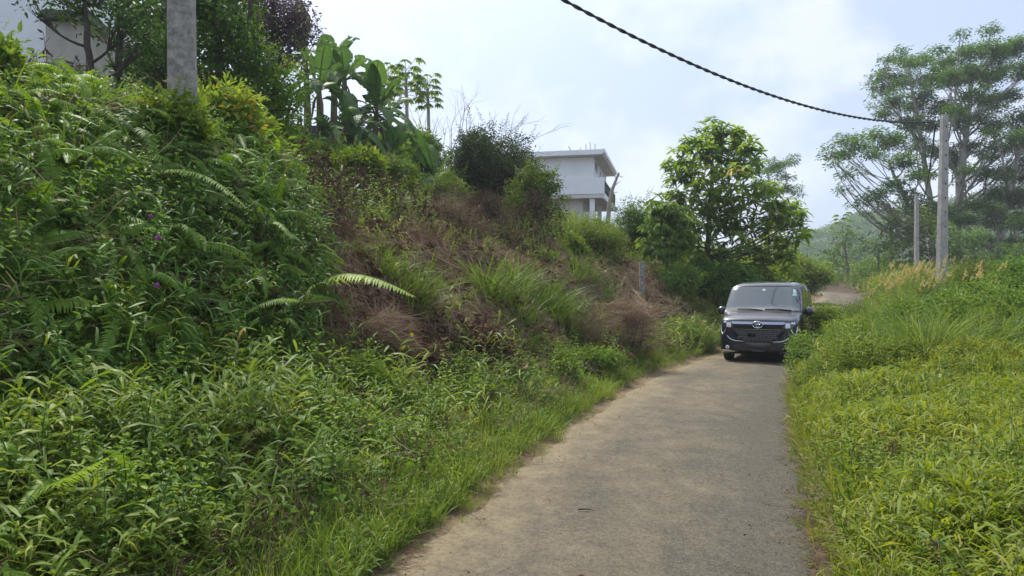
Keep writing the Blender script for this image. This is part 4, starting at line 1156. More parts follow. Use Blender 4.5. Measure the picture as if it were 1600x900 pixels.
ctree('leafy_tree', 'brighter leafy tree beside the trunk under the purple crown', 385, 13, [(383, 130), (388, 60), (392, -20)], .08,
      [(380, 30, 30), (395, 70, 30), (410, 110, 32), (430, 140, 34), (440, 180, 34), (410, 165, 30), (455, 120, 26), (460, 160, 26), (385, 150, 28), (350, 165, 28), (420, 205, 30), (450, 215, 28)], 'clS', 220, (.9, 1.4), 'bank', limb=.35, tint=.6)
ctree('leafy_tree', 'dense dark tree filling the gap between the crooked trees and the large pole', 262, 14.5, [(262, 120), (258, 40), (255, -40)], .1,
      [(240, 20, 44), (280, 10, 44), (225, 60, 40), (265, 70, 44), (300, 50, 40), (240, 105, 38), (285, 110, 38), (260, 140, 36), (215, 110, 32), (210, 20, 36), (310, 130, 32), (200, -20, 40)], 'cl', 120, (.9, 1.4), 'dark', limb=.35, tint=.42)
ctree('leafy_tree', 'shadowy tree behind the two trunks right of the large pole', 372, 16, [(372, 130), (370, 50), (368, -40)], .1,
      [(330, 40, 42), (370, 20, 44), (400, 60, 44), (350, 90, 42), (390, 120, 42), (425, 100, 36), (340, 145, 38), (430, 160, 36), (400, 185, 36), (450, 200, 32), (365, 180, 34), (415, 30, 34)], 'cl', 130, (.9, 1.4), 'dark', limb=.35, tint=.5)
ctree('purple_leaved_tree', 'tree with dusky purple leaves drooping over the banana plants', 432, 14, [(432, 150), (428, 80), (425, -10)], .09,
      [(420, 15, 34), (445, 25, 32), (465, 35, 26), (480, 50, 18), (430, 55, 30), (455, 60, 26), (410, -10, 40), (470, 10, 20), (445, 85, 24), (488, 58, 12), (400, 50, 26)], 'clS', 200, (.9, 1.4), 'purple', limb=.35)

# --- feathery umbrella trees beyond the road bend
def ftree(label, px, d, trunk, r, pads, jit=3.5, dens=29, sc_=(.85, 1.3), tint=.5, group='feathery spreading trees past the bend', bark='palebark', rel=.55, limb=.33, extra=0):
    b_ = tb(px, d)
    P = px_pads(pads, d, jit, rel, .74)
    for (x_, y_, r_) in pads:
        for _ in range(2): P += px_pads([(x_ + R.normal(0, r_ * .8), y_ + R.normal(0, r_ * .6), r_ * R.uniform(.35, .75))], d, jit * 1.3, rel, .75)
    for k in range(extra):
        c, rx, rz = P[R.integers(0, len(P))]
        P.append((np.asarray(c) + [R.normal(0, rx), R.uniform(-5, 5), R.normal(0, rz)], rx * .8, rz))
    return pad_tree('feathery_tree', label, 'tree', b_, [b_] + [at(a, c, d) for a, c in trunk], r, P, 'feather', dens, sc_, 'albizia', bark, group, tilt=.22, limb=limb, twigs=4, tint=tint, drop=.7)
ftree('tallest feathery tree, its pale trunk rising behind the utility pole', 1488, 58, [(1494, 380), (1500, 290), (1510, 200), (1520, 120)], .42,
      [(1480, 98, 26), (1515, 82, 32), (1550, 75, 34), (1590, 72, 36), (1470, 125, 28), (1510, 115, 36), (1555, 112, 38), (1600, 110, 36), (1480, 160, 26), (1530, 150, 34), (1570, 150, 30),
       (1500, 190, 28), (1545, 195, 30), (1590, 185, 34), (1515, 230, 30), (1560, 235, 34), (1540, 270, 30), (1490, 255, 24)], extra=6)
ftree('feathery tree with a forked trunk, spreading over the smaller far pole', 1452, 60, [(1456, 370), (1452, 300), (1440, 220), (1425, 140)], .34,
      [(1395, 92, 18), (1420, 95, 22), (1445, 92, 22), (1380, 120, 24), (1412, 122, 28), (1445, 125, 26), (1372, 140, 18), (1400, 155, 24), (1435, 160, 30), (1385, 178, 18), (1420, 190, 28), (1455, 195, 26),
       (1440, 225, 26), (1465, 240, 26)], extra=4)
ftree('low wide feathery tree stretching its lowest limbs out over the road bend', 1440, 54, [(1432, 380), (1425, 330), (1405, 290), (1390, 255)], .24,
      [(1295, 243, 14), (1318, 222, 20), (1345, 225, 22), (1325, 238, 18), (1375, 212, 22), (1398, 222, 26), (1365, 240, 18), (1320, 272, 15), (1412, 252, 26), (1440, 270, 24), (1375, 300, 20), (1400, 288, 24), (1355, 312, 14), (1385, 322, 20),
       (1425, 312, 26), (1450, 330, 24)], jit=2, extra=2)
ftree('feathery tree cut by the edge of the photo, with long slanting pale limbs', 1585, 55, [(1560, 400), (1570, 330), (1590, 250), (1610, 170)], .36,
      [(1585, 215, 30), (1615, 225, 36), (1575, 260, 30), (1605, 275, 36), (1555, 300, 34), (1590, 310, 36), (1530, 320, 30), (1560, 345, 34), (1600, 350, 36), (1510, 345, 28), (1535, 375, 34), (1585, 385, 36), (1640, 180, 40), (1650, 300, 40), (1480, 330, 26)], extra=5)
ftree('distant feathery tree with flat tiers behind the large-leaved tree', 1200, 70, [(1200, 400), (1203, 330), (1200, 270)], .2,
      [(1215, 258, 18), (1235, 253, 12), (1225, 275, 14), (1200, 265, 16), (1228, 295, 16), (1245, 300, 10), (1205, 300, 18), (1190, 285, 18), (1215, 320, 20), (1235, 325, 14)], jit=2)

# --- leafy trees round the bend, in front of the hazy hill
def rtree(label, px, d, trunk, pads, leaf='weed', tint=.45, kind='clL', dens=16, sc_=(.9, 1.5), r=.14, jit=1.5, group='leafy trees round the road bend', bark='bark'):
    b_ = tb(px, d)
    return pad_tree('leafy_tree', label, 'tree', b_, [b_] + [at(a, c, d) for a, c in trunk], r, px_pads(pads, d, jit, .8), kind, dens, sc_, leaf, bark, group, tilt=.6, limb=.4, twigs=2, tint=tint)
rtree('spreading tree with a bare forked trunk before the hazy hill', 1322, 62, [(1325, 420), (1320, 390), (1322, 370)],
      [(1300, 395, 16), (1315, 375, 18), (1340, 372, 18), (1350, 395, 16), (1330, 395, 16), (1305, 410, 10), (1290, 398, 10)], 'albizia', .5, 'clL', 14)
rtree('dense dark green tree at the road bend, left of the small far pole', 1372, 52, [(1372, 430), (1372, 390)],
      [(1345, 440, 18), (1365, 415, 22), (1390, 400, 22), (1400, 425, 24), (1375, 440, 22), (1350, 425, 16), (1410, 450, 18), (1395, 375, 18), (1370, 385, 16), (1345, 452, 14)], 'weed', .42, 'clL', 24)
rtree('mid green tree between the two poles', 1428, 50, [(1428, 420), (1428, 370)],
      [(1410, 350, 24), (1440, 365, 26), (1420, 385, 26), (1450, 395, 26), (1425, 415, 26), (1460, 425, 24), (1440, 345, 22), (1390, 345, 16), (1460, 360, 26)], 'olive', .45, 'clL', 18)
rtree('shaded tree behind the utility pole, below the feathery crowns', 1500, 48, [(1500, 430), (1505, 380)],
      [(1490, 395, 26), (1515, 405, 28), (1480, 425, 26), (1510, 435, 28), (1540, 420, 28), (1550, 445, 26), (1480, 370, 24), (1525, 375, 24), (1490, 450, 24)], 'weed', .36, 'clL', 20)
rtree('dark tree at the edge of the photo under the slanting pale limbs', 1585, 45, [(1585, 430), (1585, 380)],
      [(1570, 400, 28), (1600, 405, 30), (1580, 430, 30), (1610, 440, 30), (1555, 430, 26), (1630, 400, 34), (1595, 455, 28)], 'dark', .62, 'clL', 22)
rtree('yellow green tree on the inside of the bend, past the bright bush', 1228, 46, [(1228, 410), (1228, 380)],
      [(1215, 400, 20), (1240, 405, 20), (1228, 385, 18), (1255, 420, 18), (1210, 420, 20), (1240, 430, 20), (1270, 435, 14), (1195, 400, 18)], 'bright', .5, 'clL', 20)
rtree('dark slope tree behind the bright bush at the bend', 1262, 70, [(1262, 420), (1262, 400)],
      [(1245, 405, 14), (1262, 415, 14), (1275, 425, 12), (1250, 425, 14), (1235, 395, 12)], 'weed', .3, 'clL', 18)
rtree('small tree on the terrace skyline between the house and the large-leaved tree', 1012, 34, [(1010, 360), (1010, 330)],
      [(995, 345, 14), (1015, 325, 16), (1005, 365, 16), (1025, 350, 14), (985, 330, 10), (1020, 375, 16)], 'olive', .4, 'cl', 40, (1.0, 1.6), .08, .6)
# dead leaning trunk by the house balcony
b_ = on_ground(948, 46); g = root('dead_tree', b_, 'dead leaning trunk with a few stubs beside the white house balcony', 'tree'); b = MB()
P = np.array([b_, at(952, 320, 46), at(957, 295, 46), at(967, 270, 46)]); b.tube(P, [.16, .14, .12, .07], 6)
for q, e in (((960, 290), (970, 283)), ((963, 280), (957, 268)), ((965, 274), (974, 277)), ((955, 302), (965, 300))):
    b.tube([at(*q, 46), at(*e, 46)], [.03, .015], 4)
b.build('trunk', M['twig'], g, b_)

# --- far woods that read as one mass
b = MB(); n = 2600
x = R.uniform(20, 320, n); y = R.uniform(160, 285, n)
ok = np.abs(x / y) < .95; x, y = x[ok], y[ok]
z = hill_z(x, y); n = len(x); hgt = R.uniform(1.2, 3.6, n)
for k in range(9):
    Q = np.stack([x + R.normal(0, 1.0, n), y + R.normal(0, 1.0, n), z + hgt * R.uniform(.15, 1.05, n)], 1)
    spread(b, 'clXL', Q, rots(n, .6), R.uniform(1.0, 2.0, n), np.clip(.5 + .15 * R.normal(size=n), 0, .94))
tag(b.build('distant_woods', M['albizia']), kind='stuff')
b = MB(); n = 900
x = R.uniform(15, 110, n); y = R.uniform(64, 140, n); ok = (x / y > .32) & (x / y < .85) & (np.abs(x - 25) > 3); x, y = x[ok], y[ok]; n = len(x)
for k in range(5):
    Q = np.stack([x + R.normal(0, .8, n), y + R.normal(0, .8, n), hz(x, y) + R.uniform(.2, 3.2, n) * np.clip((y - 55) / 30, .4, 1)], 1)
    spread(b, 'clXL', Q, rots(n, .6), R.uniform(.6, 1.2, n), np.clip(.45 + .15 * R.normal(size=n), 0, .94))
tag(b.build('valley_thicket', M['weed']), kind='stuff')

# ------------------------------------------------------------------ poles, post, cables
def pole(name, label, base, top_z, w0, w1, mat, depth=.75, holes=0, cat='utility pole', yaw=0.0, group='concrete utility poles', lean=0.0):
    base = np.asarray(base, float); g = root(name, base, label, cat, group)
    h = top_z - base[2]; b = MB(); n = 14; c_, s_ = math.cos(yaw), math.sin(yaw)
    V = []
    for i in range(n + 1):
        u_ = i / n; w = (w0 + (w1 - w0) * u_) / 2; dd = w * depth; ch = w * .18
        for (a, e) in ((-w + ch, -dd), (w - ch, -dd), (w, -dd + ch), (w, dd - ch), (w - ch, dd), (-w + ch, dd), (-w, dd - ch), (-w, -dd + ch)):
            V.append(base + [a * c_ - e * s_ + lean * h * u_, a * s_ + e * c_, -.3 + (h + .3) * u_])
    q = [[i * 8 + j, i * 8 + (j + 1) % 8, (i + 1) * 8 + (j + 1) % 8, (i + 1) * 8 + j] for i in range(n) for j in range(8)]
    q += [[n * 8 + a for a in (0, 1, 2, 3)], [n * 8 + a for a in (0, 3, 4, 7)], [n * 8 + a for a in (7, 4, 5, 6)]]
    b.add(V, q); b.build('shaft', M[mat], g, base, smooth=False)
    if holes:
        hb = MB()
        for i in range(holes):
            zz = h - .35 - i * .42; w = (w0 + (w1 - w0) * zz / h) / 2
            p = base + [lean * zz, 0, zz]
            f_ = p + np.array([s_ * 1, -c_ * 1, 0]) * (w * depth + .004)
            hb.box(f_, (.035, .012, .05))
        hb.build('bolt_holes', M['darkwall'], g, base)
    return g
pb = on_ground(287, 8.0)
pole('utility_pole', 'thick lichen-stained concrete pole on the bank crest, its top out of sight', pb, 9.4, .285, .21, 'concrete', .8, yaw=.25, lean=-.012)
rp = on_ground(1470, 22); rtop = EYE + (450 - 180) / F * 22
g_r = pole('utility_pole', 'square concrete pole carrying the thick cable, standing in plume grass', rp, rtop, .31, .20, 'paleconcrete', .75, holes=8, yaw=.25, lean=.018)
fp = on_ground(1432, 43); ftop = EYE + (450 - 305) / F * 43
pole('utility_pole', 'slimmer concrete pole beyond the bend, where the cable dips to', fp, ftop, .27, .2, 'paleconcrete', .8, holes=6, yaw=.3)
sp = on_ground(1212, 48)
pole('utility_pole', 'pale pole half hidden behind the large-leaved tree', sp, EYE + (450 - 346) / F * 48, .24, .18, 'paleconcrete', .8)
po = ground_at(1003, 474, 10, 30)
pole('fence_post', 'short square concrete fence post on the bank above the dry straw', po, EYE + (450 - 408) / F * po[1], .13, .125, 'concrete', .95, cat='fence post', group=None)
# bracket on the cable pole
hook = np.array([rp[0] - .19 + .0, 21.9, EYE + (450 - 191) / F * 22])
b = MB(); b.tube([[rp[0] + .06, 21.9, hook[2] + .08], hook + [.02, 0, .06], hook], [.014, .014, .012], 6); b.box(hook + [0, 0, -.04], (.06, .06, .12))
b.build('cable_bracket', M['steel'], g_r, rp)

def twisted(P, r, name, label, group=None, strands=3, pitch=.5, mat='cable', sides=5):
    P = np.asarray(P, float); seg = np.linalg.norm(np.diff(P, axis=0), axis=1); L = np.concatenate([[0], np.cumsum(seg)])
    n = int(L[-1] / (pitch / 7)); s = np.linspace(0, L[-1], n); Q = np.stack([np.interp(s, L, P[:, j]) for j in range(3)], 1)
    T = np.gradient(Q, axis=0); T /= np.linalg.norm(T, axis=1, keepdims=True)
    A = np.cross(T, UP); A /= np.linalg.norm(A, axis=1, keepdims=True) + 1e-9; B = np.cross(T, A)
    b = MB()
    for k in range(strands):
        ph = s / pitch * 2 * PI + k * 2 * PI / strands
        b.tube(Q + r * .55 * (np.cos(ph)[:, None] * A + np.sin(ph)[:, None] * B), r * .55, sides)
    return tag(b.build(name, M[mat], None, Q[0]), label, 'cable', group)
# thick bundled cable between the two poles: a hanging curve fitted so that it sags as pictured
pA = np.array([pb[0] + .16, 8.0, 7.15])
pBv = hook.copy()
t = np.linspace(0, 1, 160)[:, None]
cab = pA + (pBv - pA) * t - UP * (4 * 1.12 * t * (1 - t))
twisted(cab, .030, 'overhead_cable', 'thick twisted black cable sagging across the sky to the square concrete pole', None, 2, .55, sides=6)
t = np.linspace(0, 1, 100)[:, None]
pC = np.array([fp[0] + .1, 42.9, ftop - .35])
cab2 = pBv + [.0, .05, -.06] + (pC - pBv - [.0, .05, -.06]) * t - UP * (4 * .9 * t * (1 - t))
twisted(cab2, .026, 'overhead_cable', 'twisted cable dropping from the square pole to the slimmer one beyond')
def wire(a, b_, sag, r, label):
    t = np.linspace(0, 1, 40)[:, None]; P = np.asarray(a) + (np.asarray(b_) - np.asarray(a)) * t - UP * (4 * sag * t * (1 - t))
    b = MB(); b.tube(P, r, 5); tag(b.build('overhead_wire', M['cable'], None, P[0]), label, 'wire')
wire(pC + [0, .1, 0], at(1276, 388, 95), 1.0, .022, 'thin wire running from the slimmer pole towards the hazy hill')
wire(at(1230, 370, 60), at(1345, 405, 62), .3, .018, 'short thin wire across the hazy hill near the far roof')

# twig on the road and branches on the slope
b = MB(); tw = np.array([.52, 5.25, 0.]); b.tube(curve_pts(tw + [-.055, .01, .034], tw + [.06, -.01, .034], [0, .012, .006], 5), [.005, .006, .005, .004, .003], 5)
tag(b.build('twig', M['darkbark'], None, tw), 'small dark twig lying on the road surface', 'twig')
def branch(pts, r, label, mat='twig'):
    P = []
    for (x_, y_, dd) in pts: P.append(at(x_, y_, dd))
    P = np.array(P); P[:, 2] = np.maximum(P[:, 2], hz(P[:, 0], P[:, 1]) + .06)
    s_ = np.linspace(0, len(P) - 1, 10); Q = np.stack([np.interp(s_, np.arange(len(P)), P[:, j]) for j in range(3)], 1); Q += R.normal(0, .012, Q.shape)
    b = MB(); b.tube(Q, np.linspace(r, r * .4, 10), 6)
    for k in range(5):
        i = R.integers(2, 9); d = unit(rnd_dir(-.1, .6)); b.tube(curve_pts(Q[i], Q[i] + d * R.uniform(.2, .55), R.normal(0, .05, 3), 4), [r * .35, r * .25, r * .18, r * .08], 4)
    tag(b.build('fallen_branch', M[mat], None, Q[0]), label, 'branch', 'cut branches on the slope')
branch([(505, 388, 13.5), (570, 386, 13.6), (650, 390, 13.8)], .05, 'thick cut branch lying level along the top of the brown slope')
branch([(590, 382, 14.2), (640, 372, 14.4), (720, 392, 14.2)], .035, 'grey forked branch amid dead brush on the slope crest', 'twig')
branch([(480, 395, 12.6), (540, 402, 12.4), (600, 398, 12.6)], .03, 'thin dark branch below the thick cut one', 'darkbark')
branch([(690, 660, 6.9), (650, 690, 6.5), (668, 735, 6.0)], .012, 'thin bent stick caught in the verge weeds near the road edge', 'darkbark')

# ------------------------------------------------------------------ buildings
class BX:
    """boxes in a building's own frame: u along the long wall away from the camera, v to the left of it, z up"""
    def __init__(s, o, yaw): s.o = np.asarray(o, float); s.u = np.array([math.sin(yaw), math.cos(yaw), 0]); s.v = np.array([-math.cos(yaw), math.sin(yaw), 0])
    def box(s, b, u0, u1, v0, v1, z0, z1):
        M3 = np.stack([s.u, s.v, UP], 1)
        c = s.o + s.u * (u0 + u1) / 2 + s.v * (v0 + v1) / 2 + UP * ((z0 + z1) / 2 - s.o[2])
        b.box(c, (u1 - u0, v1 - v0, z1 - z0), M3)
    def part(s, name, mat, parent, boxes):
        b = MB()
        for x in boxes: s.box(b, *x)
        return b.build(name, M[mat], parent, s.o, smooth=False)
hg = 5.4
o = np.array([6.70, 55.0, hg]); H = BX(o, .222)
hr = root('white_house', o, 'white two-storey house with flat roof and balcony on the rise', 'house')
H.part('upper_wall', 'white', hr, [(.85, 10.6, .78, 9.0, 8.62, 11.46)])
rf = H.part('roof_slab', 'white', hr, [(0, 11.2, 0, 10.0, 11.50, 11.86), (0, 11.2, -.12, -.003, 11.62, 11.90)])
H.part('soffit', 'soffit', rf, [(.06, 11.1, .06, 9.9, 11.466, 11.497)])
H.part('balcony_parapet', 'white', hr, [(.70, .845, -.05, 9.2, 8.66, 9.85), (.846, 11.0, -.05, .10, 8.30, 8.74)])
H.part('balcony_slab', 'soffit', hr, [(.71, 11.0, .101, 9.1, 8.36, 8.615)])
rl = MB()
H.box(rl, .9, 11.0, .0, .05, 9.72, 9.78)
for k in range(34): H.box(rl, .95 + k * .3, .99 + k * .3, .005, .045, 8.745, 9.715)
H.box(rl, .9, 11.0, .006, .044, 9.2, 9.24)
rl.build('balcony_railing', M['metaldark'], hr, o, smooth=False)
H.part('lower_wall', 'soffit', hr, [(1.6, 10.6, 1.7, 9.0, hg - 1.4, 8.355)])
H.part('column', 'white', hr, [(.95, 1.3, .72, 1.08, hg - 1.4, 8.355)])
H.part('column', 'white', hr, [(6.0, 6.3, .72, 1.05, hg - 1.4, 8.355)])
for k, (u0, u1, z0, z1) in enumerate(((1.3, 1.95, 9.9, 11.2), (2.25, 2.9, 9.9, 11.2), (4.8, 5.6, 8.7, 11.0), (7.5, 8.6, 9.6, 11.0))):
    w_ = H.part('window', 'white', hr, [(u0 - .08, u1 + .08, .72, .777, z0 - .08, z1 + .08)])
    H.part('pane', 'glassdark', w_, [(u0, (u0 + u1) / 2 - .03, .70, .719, z0, z1), ((u0 + u1) / 2 + .03, u1, .70, .719, z0, z1)])
for k, (u0, u1) in enumerate(((2.2, 2.7), (3.4, 4.1), (5.0, 6.0))):
    w_ = H.part('ground_floor_window', 'white', hr, [(u0 - .08, u1 + .08, 1.64, 1.697, hg + .7, 8.0)])
    H.part('pane', 'glassdark', w_, [(u0, u1, 1.62, 1.639, hg + .8, 7.9)])
rb = MB()
for (u0, v0, h_) in ((3.0, 1.6, 1.0), (3.0, 1.25, 1.15), (3.2, .95, 1.05), (3.3, 2.0, .8), (4, 8.6, 1.0), (4, 8.9, 1.2), (4.2, 6.9, .5), (4.2, 6.7, .5)):
    p = o + H.u * u0 + H.v * v0; rb.tube([[p[0], p[1], 11.8], [p[0] + R.normal(0, .05), p[1], 11.86 + h_]], [.025, .025], 5)
p = o + H.u * 3.2 + H.v * 2.6; rb.tube([[p[0], p[1], 11.8], [p[0] - .15, p[1], 12.3], [p[0] - .4, p[1], 12.75]], [.03, .03, .03], 5)
rb.build('starter_bars', M['rebar'], rf, o)

# building on the crest, behind the vine-hung trees
o = np.array([-10.6, 17.0, 4.6]); B2 = BX(o, -.12)
r2 = root('crest_building', o, 'white and bare-rendered building partly hidden behind dark crooked trees', 'building')
B2.part('wall', 'white', r2, [(0, 7, -.10, 8, 3.8, 9.5)])
lw = B2.part('rendered_wall', 'beige', r2, [(-.3, 6, -.95, -.103, 3.8, 7.6)])
B2.part('ledge', 'darkwall', lw, [(-.5, 6.2, -1.1, -.103, 7.603, 7.78)])
B2.part('coping', 'concrete', r2, [(-.9, -.31, -1.3, -.05, 6.35, 6.5), (-.8, -.31, -1.2, -.1, 3.8, 6.347)])
# house behind the banana plants
o = np.array([-6.9, 32.5, 5.6]); B3 = BX(o, .1)
r3 = root('grey_roofed_house', o, 'low house with a grey roof behind the banana plants', 'house')
B3.part('wall', 'darkwall', r3, [(0, 5, -2.4, 1.2, 4.6, 7.05)])
B3.part('white_wall', 'whiteold', r3, [(-.3, 5, 1.203, 4.0, 4.6, 7.6)])
B3.part('roof', 'greyroof', r3, [(-.6, 5.4, -2.7, 1.5, 8.06, 8.35), (-.62, -.56, -2.7, 1.5, 7.70, 8.056)])
B3.part('upper_wall', 'whiteold', r3, [(-.2, 5, -2.35, 1.19, 7.053, 8.057)])
# dark shed in the shade left of the bananas
o = on_ground(470, 24); B4 = BX(o, .1)
r4 = root('dark_shed', o, 'dark weathered shed wall in the shade of the banana grove', 'shed')
B4.part('wall', 'darkwall', r4, [(0, 2, -1.6, 1.5, o[2] - .8, o[2] + 1.35)])
# roof far down the road
o = at(1305, 442, 82); o[2] = 0; B5 = BX(o, .1)
r5 = root('far_shed', o, 'long pale metal roof far off at the foot of the hazy hill', 'shed')
B5.part('roof', 'white', r5, [(-.5, 5.5, -.6, 4.3, EYE + (450 - 427) / F * 82, EYE + (450 - 424) / F * 82 + .12)])
B5.part('wall', 'soffit', r5, [(0, 5, 0, 4.0, .5, EYE + (450 - 427) / F * 82 - .004)])

# ------------------------------------------------------------------ the minivan
def car_paint():
    m, nt, out = new_mat('dark_violet_paint')
    p = nt.nodes.new('ShaderNodeBsdfPrincipled'); p.inputs['Base Color'].default_value = (.019, .019, .036, 1); p.inputs['Metallic'].default_value = .25
    p.inputs['Roughness'].default_value = .32; p.inputs['Coat Weight'].default_value = 1.0; p.inputs['Coat Roughness'].default_value = .06
    nt.links.new(p.outputs[0], out.inputs['Surface']); return m
M['paint'] = car_paint()
M['glass'] = solid('windscreen_glass', (.10, .12, .12), .06, spec=1.0, coat=1.0)
M['sideglass'] = solid('tinted_glass', (.02, .024, .024), .05, spec=.8)
M['chrome'] = solid('chrome_trim', (.62, .66, .72), .12, 1.0)
M['bluechrome'] = solid('bluish_chrome', (.42, .45, .50), .2, 1.0)
M['blackplastic'] = solid('black_plastic', (.012, .012, .014), .5, spec=.25)
M['rubber'] = solid('tyre_rubber', (.02, .02, .02), .85)
M['rim'] = solid('wheel_rim', (.45, .46, .48), .3, .9)
M['lamp'] = solid('lamp_lens', (.78, .79, .80), .08, spec=.8, coat=1.0)
M['lampdark'] = solid('lamp_housing', (.05, .055, .065), .12, coat=1.0)
M['amber'] = solid('amber_lens', (.7, .38, .2), .15, coat=1.0)
M['sticker_w'] = solid('white_sticker', (.75, .76, .74), .6)
M['sticker_b'] = solid('pale_blue_sticker', (.35, .62, .66), .6)
M['plate'] = solid('number_plate_grey', (.07, .07, .075), .5)
M['grilleline'] = solid('grille_mesh_grey', (.2, .2, .21), .4, .5)

car = root('minivan', (5.18, 15.7, 0.0), 'dark minivan facing down the narrow road, headlamps towards us', 'minivan', None, -.46)
# sections: y, bottom z, roof z, half width
SEC = [(.00, .34, .74, .60), (.02, .25, .86, .70), (.06, .20, .925, .755), (.14, .185, .97, .80), (.30, .18, 1.02, .826), (.60, .18, 1.085, .835), (.66, .18, 1.125, .838), (.76, .18, 1.28, .838), (.88, .18, 1.46, .838), (.97, .18, 1.60, .838),
       (1.02, .18, 1.67, .838), (1.14, .18, 1.715, .838), (1.6, .18, 1.745, .838), (2.5, .18, 1.745, .835), (3.1, .18, 1.73, .835), (3.48, .20, 1.70, .83), (3.62, .24, 1.655, .81), (3.69, .32, 1.55, .77), (3.70, .45, 1.3, .70)]
def prof(zb, zt, w, belt=.98):
    pts = [(0, zb), (w * .5, zb), (w * .86, zb), (w * .955, zb + .03), (w * .99, zb + .10)]
    if zt < belt + .12:
        top = zt
        pts += [(w, zb + .35 * (top - zb)), (w * .998, zb + .60 * (top - zb)), (w * .985, top - .12), (w * .965, top - .07), (w * .92, top - .028), (w * .84, top - .008), (w * .6, top + .008), (w * .3, top + .016), (0, top + .02)]
    else:
        k = min(1, (zt - belt) / .72); tum = .075 * k
        pts += [(w, zb + .28), (w, zb + .55), (w * .998, belt - .06), (w * .99, belt), (w - tum * .5 - .008, belt + (zt - belt) * .5), (w - tum, zt - .06 * k - .012), (w - tum - .014, zt - .012 * k), (w * .8, zt + .004), (w * .35, zt + .012), (0, zt + .016)]
    return pts
def loft():
    ys = []; rows = []
    raw = [(s_[0], prof(*s_[1:])) for s_ in SEC]
    v = []; n = len(raw[0][1])
    for (y_, p_) in raw:
        for (a, c) in p_: v.append((a, y_, c))
        for (a, c) in p_[-2:0:-1]: v.append((-a, y_, c))
    m = 2 * n - 2; q = []
    for i in range(len(raw) - 1):
        for j in range(m): q.append([i * m + j, i * m + (j + 1) % m, (i + 1) * m + (j + 1) % m, (i + 1) * m + j])
    me = bpy.data.meshes.new('body'); f = [tuple(x) for x in q]
    f.append(tuple(range(m - 1, -1, -1))[::-1][::-1]); f.append(tuple((len(raw) - 1) * m + j for j in range(m)))
    me.from_pydata(v, [], f); me.update()
    bm = bmesh.new(); bm.from_mesh(me); bmesh.ops.recalc_face_normals(bm, faces=bm.faces); bm.to_mesh(me); bm.free()
    return me
bme = loft()
body = bpy.data.objects.new('body', bme); COL.objects.link(body)
ss = body.modifiers.new('s', 'SUBSURF'); ss.levels = 2; ss.render_levels = 2
# wheel arches cut out of the body
cut = []
for (yy, sx) in ((.66, 1), (.66, -1), (3.12, 1), (3.12, -1)):
    bm = bmesh.new(); bmesh.ops.create_cone(bm, cap_ends=True, segments=40, radius1=.355, radius2=.355, depth=.42)
    bmesh.ops.rotate(bm, cent=(0, 0, 0), matrix=Matrix.Rotation(PI / 2, 3, 'Y'), verts=bm.verts); bmesh.ops.translate(bm, vec=(sx * .80, yy, .30), verts=bm.verts)
    me = bpy.data.meshes.new('cut'); bm.to_mesh(me); bm.free(); ob = bpy.data.objects.new('cut', me); COL.objects.link(ob); cut.append(ob)
    md = body.modifiers.new('b', 'BOOLEAN'); md.object = ob; md.operation = 'DIFFERENCE'; md.solver = 'EXACT'
dg = bpy.context.evaluated_depsgraph_get(); dg.update()
fin = bpy.data.meshes.new_from_object(body.evaluated_get(dg))
ss_only = None
body.modifiers.clear(); body.data = fin; fin.name = 'body'
for ob in cut: bpy.data.objects.remove(ob)
fin.materials.clear(); fin.materials.append(M['paint'])
for p_ in fin.polygons: p_.use_smooth = True
try: fin.set_sharp_from_angle(angle=math.radians(40))
except Exception: pass
body.parent = car
BT = BVHTree.FromPolygons([v.co[:] for v in fin.vertices], [tuple(p_.vertices) for p_ in fin.polygons])
def front_y(x, z):
    h = BT.ray_cast(Vector((x, -2, z)), Vector((0, 1, 0)))
    return h[0].y if h[0] is not None else .1
def side_x(y, z, sg):
    h = BT.ray_cast(Vector((sg * 3, y, z)), Vector((-sg, 0, 0)))
    return h[0].x if h[0] is not None else sg * .8
def panel(name, mat, rows, axis='f', off=.006, nx=14, sg=1, parent=None, th=.02, smooth=True):
    """rows: (z, a0, a1) outline lying on the bodywork, projected on to it and thickened inwards"""
    zs = [r_[0] for r_ in rows]; nz = max(6, 2 * len(rows)); b = MB(); V = []
    for i in range(nz + 1):
        z = zs[0] + (zs[-1] - zs[0]) * i / nz
        o_ = np.argsort(zs); a0 = np.interp(z, np.array(zs)[o_], np.array([r_[1] for r_ in rows])[o_]); a1 = np.interp(z, np.array(zs)[o_], np.array([r_[2] for r_ in rows])[o_])
        for j in range(nx + 1):
            a = a0 + (a1 - a0) * j / nx
            if axis == 'f':
                for _ in range(40):
                    if BT.ray_cast(Vector((a, -2, z)), Vector((0, 1, 0)))[0] is not None: break
                    a *= .985
            V.append((a, front_y(a, z) - off, z) if axis == 'f' else (side_x(a, z, sg) + sg * off, a, z))
    V = np.array(V); n1 = len(V); back = V + (np.array([0, th, 0]) if axis == 'f' else np.array([-sg * th, 0, 0]))
    W = nx + 1; q = [[i * W + j, i * W + j + 1, (i + 1) * W + j + 1, (i + 1) * W + j] for i in range(nz) for j in range(nx)]
    rim = [(i * W, (i + 1) * W) for i in range(nz)] + [(i * W + nx, (i + 1) * W + nx) for i in range(nz)] + [(j, j + 1) for j in range(nx)] + [(nz * W + j, nz * W + j + 1) for j in range(nx)]
    q += [[a, c, c + n1, a + n1] for a, c in rim]
    b.add(np.concatenate([V, back]), q)
    o_ = b.build(name, M[mat], parent or car, None, smooth)
    bm = bmesh.new(); bm.from_mesh(o_.data); bmesh.ops.recalc_face_normals(bm, faces=bm.faces); bm.to_mesh(o_.data); bm.free()
    try: o_.data.set_sharp_from_angle(angle=math.radians(35))
    except Exception: pass
    return o_
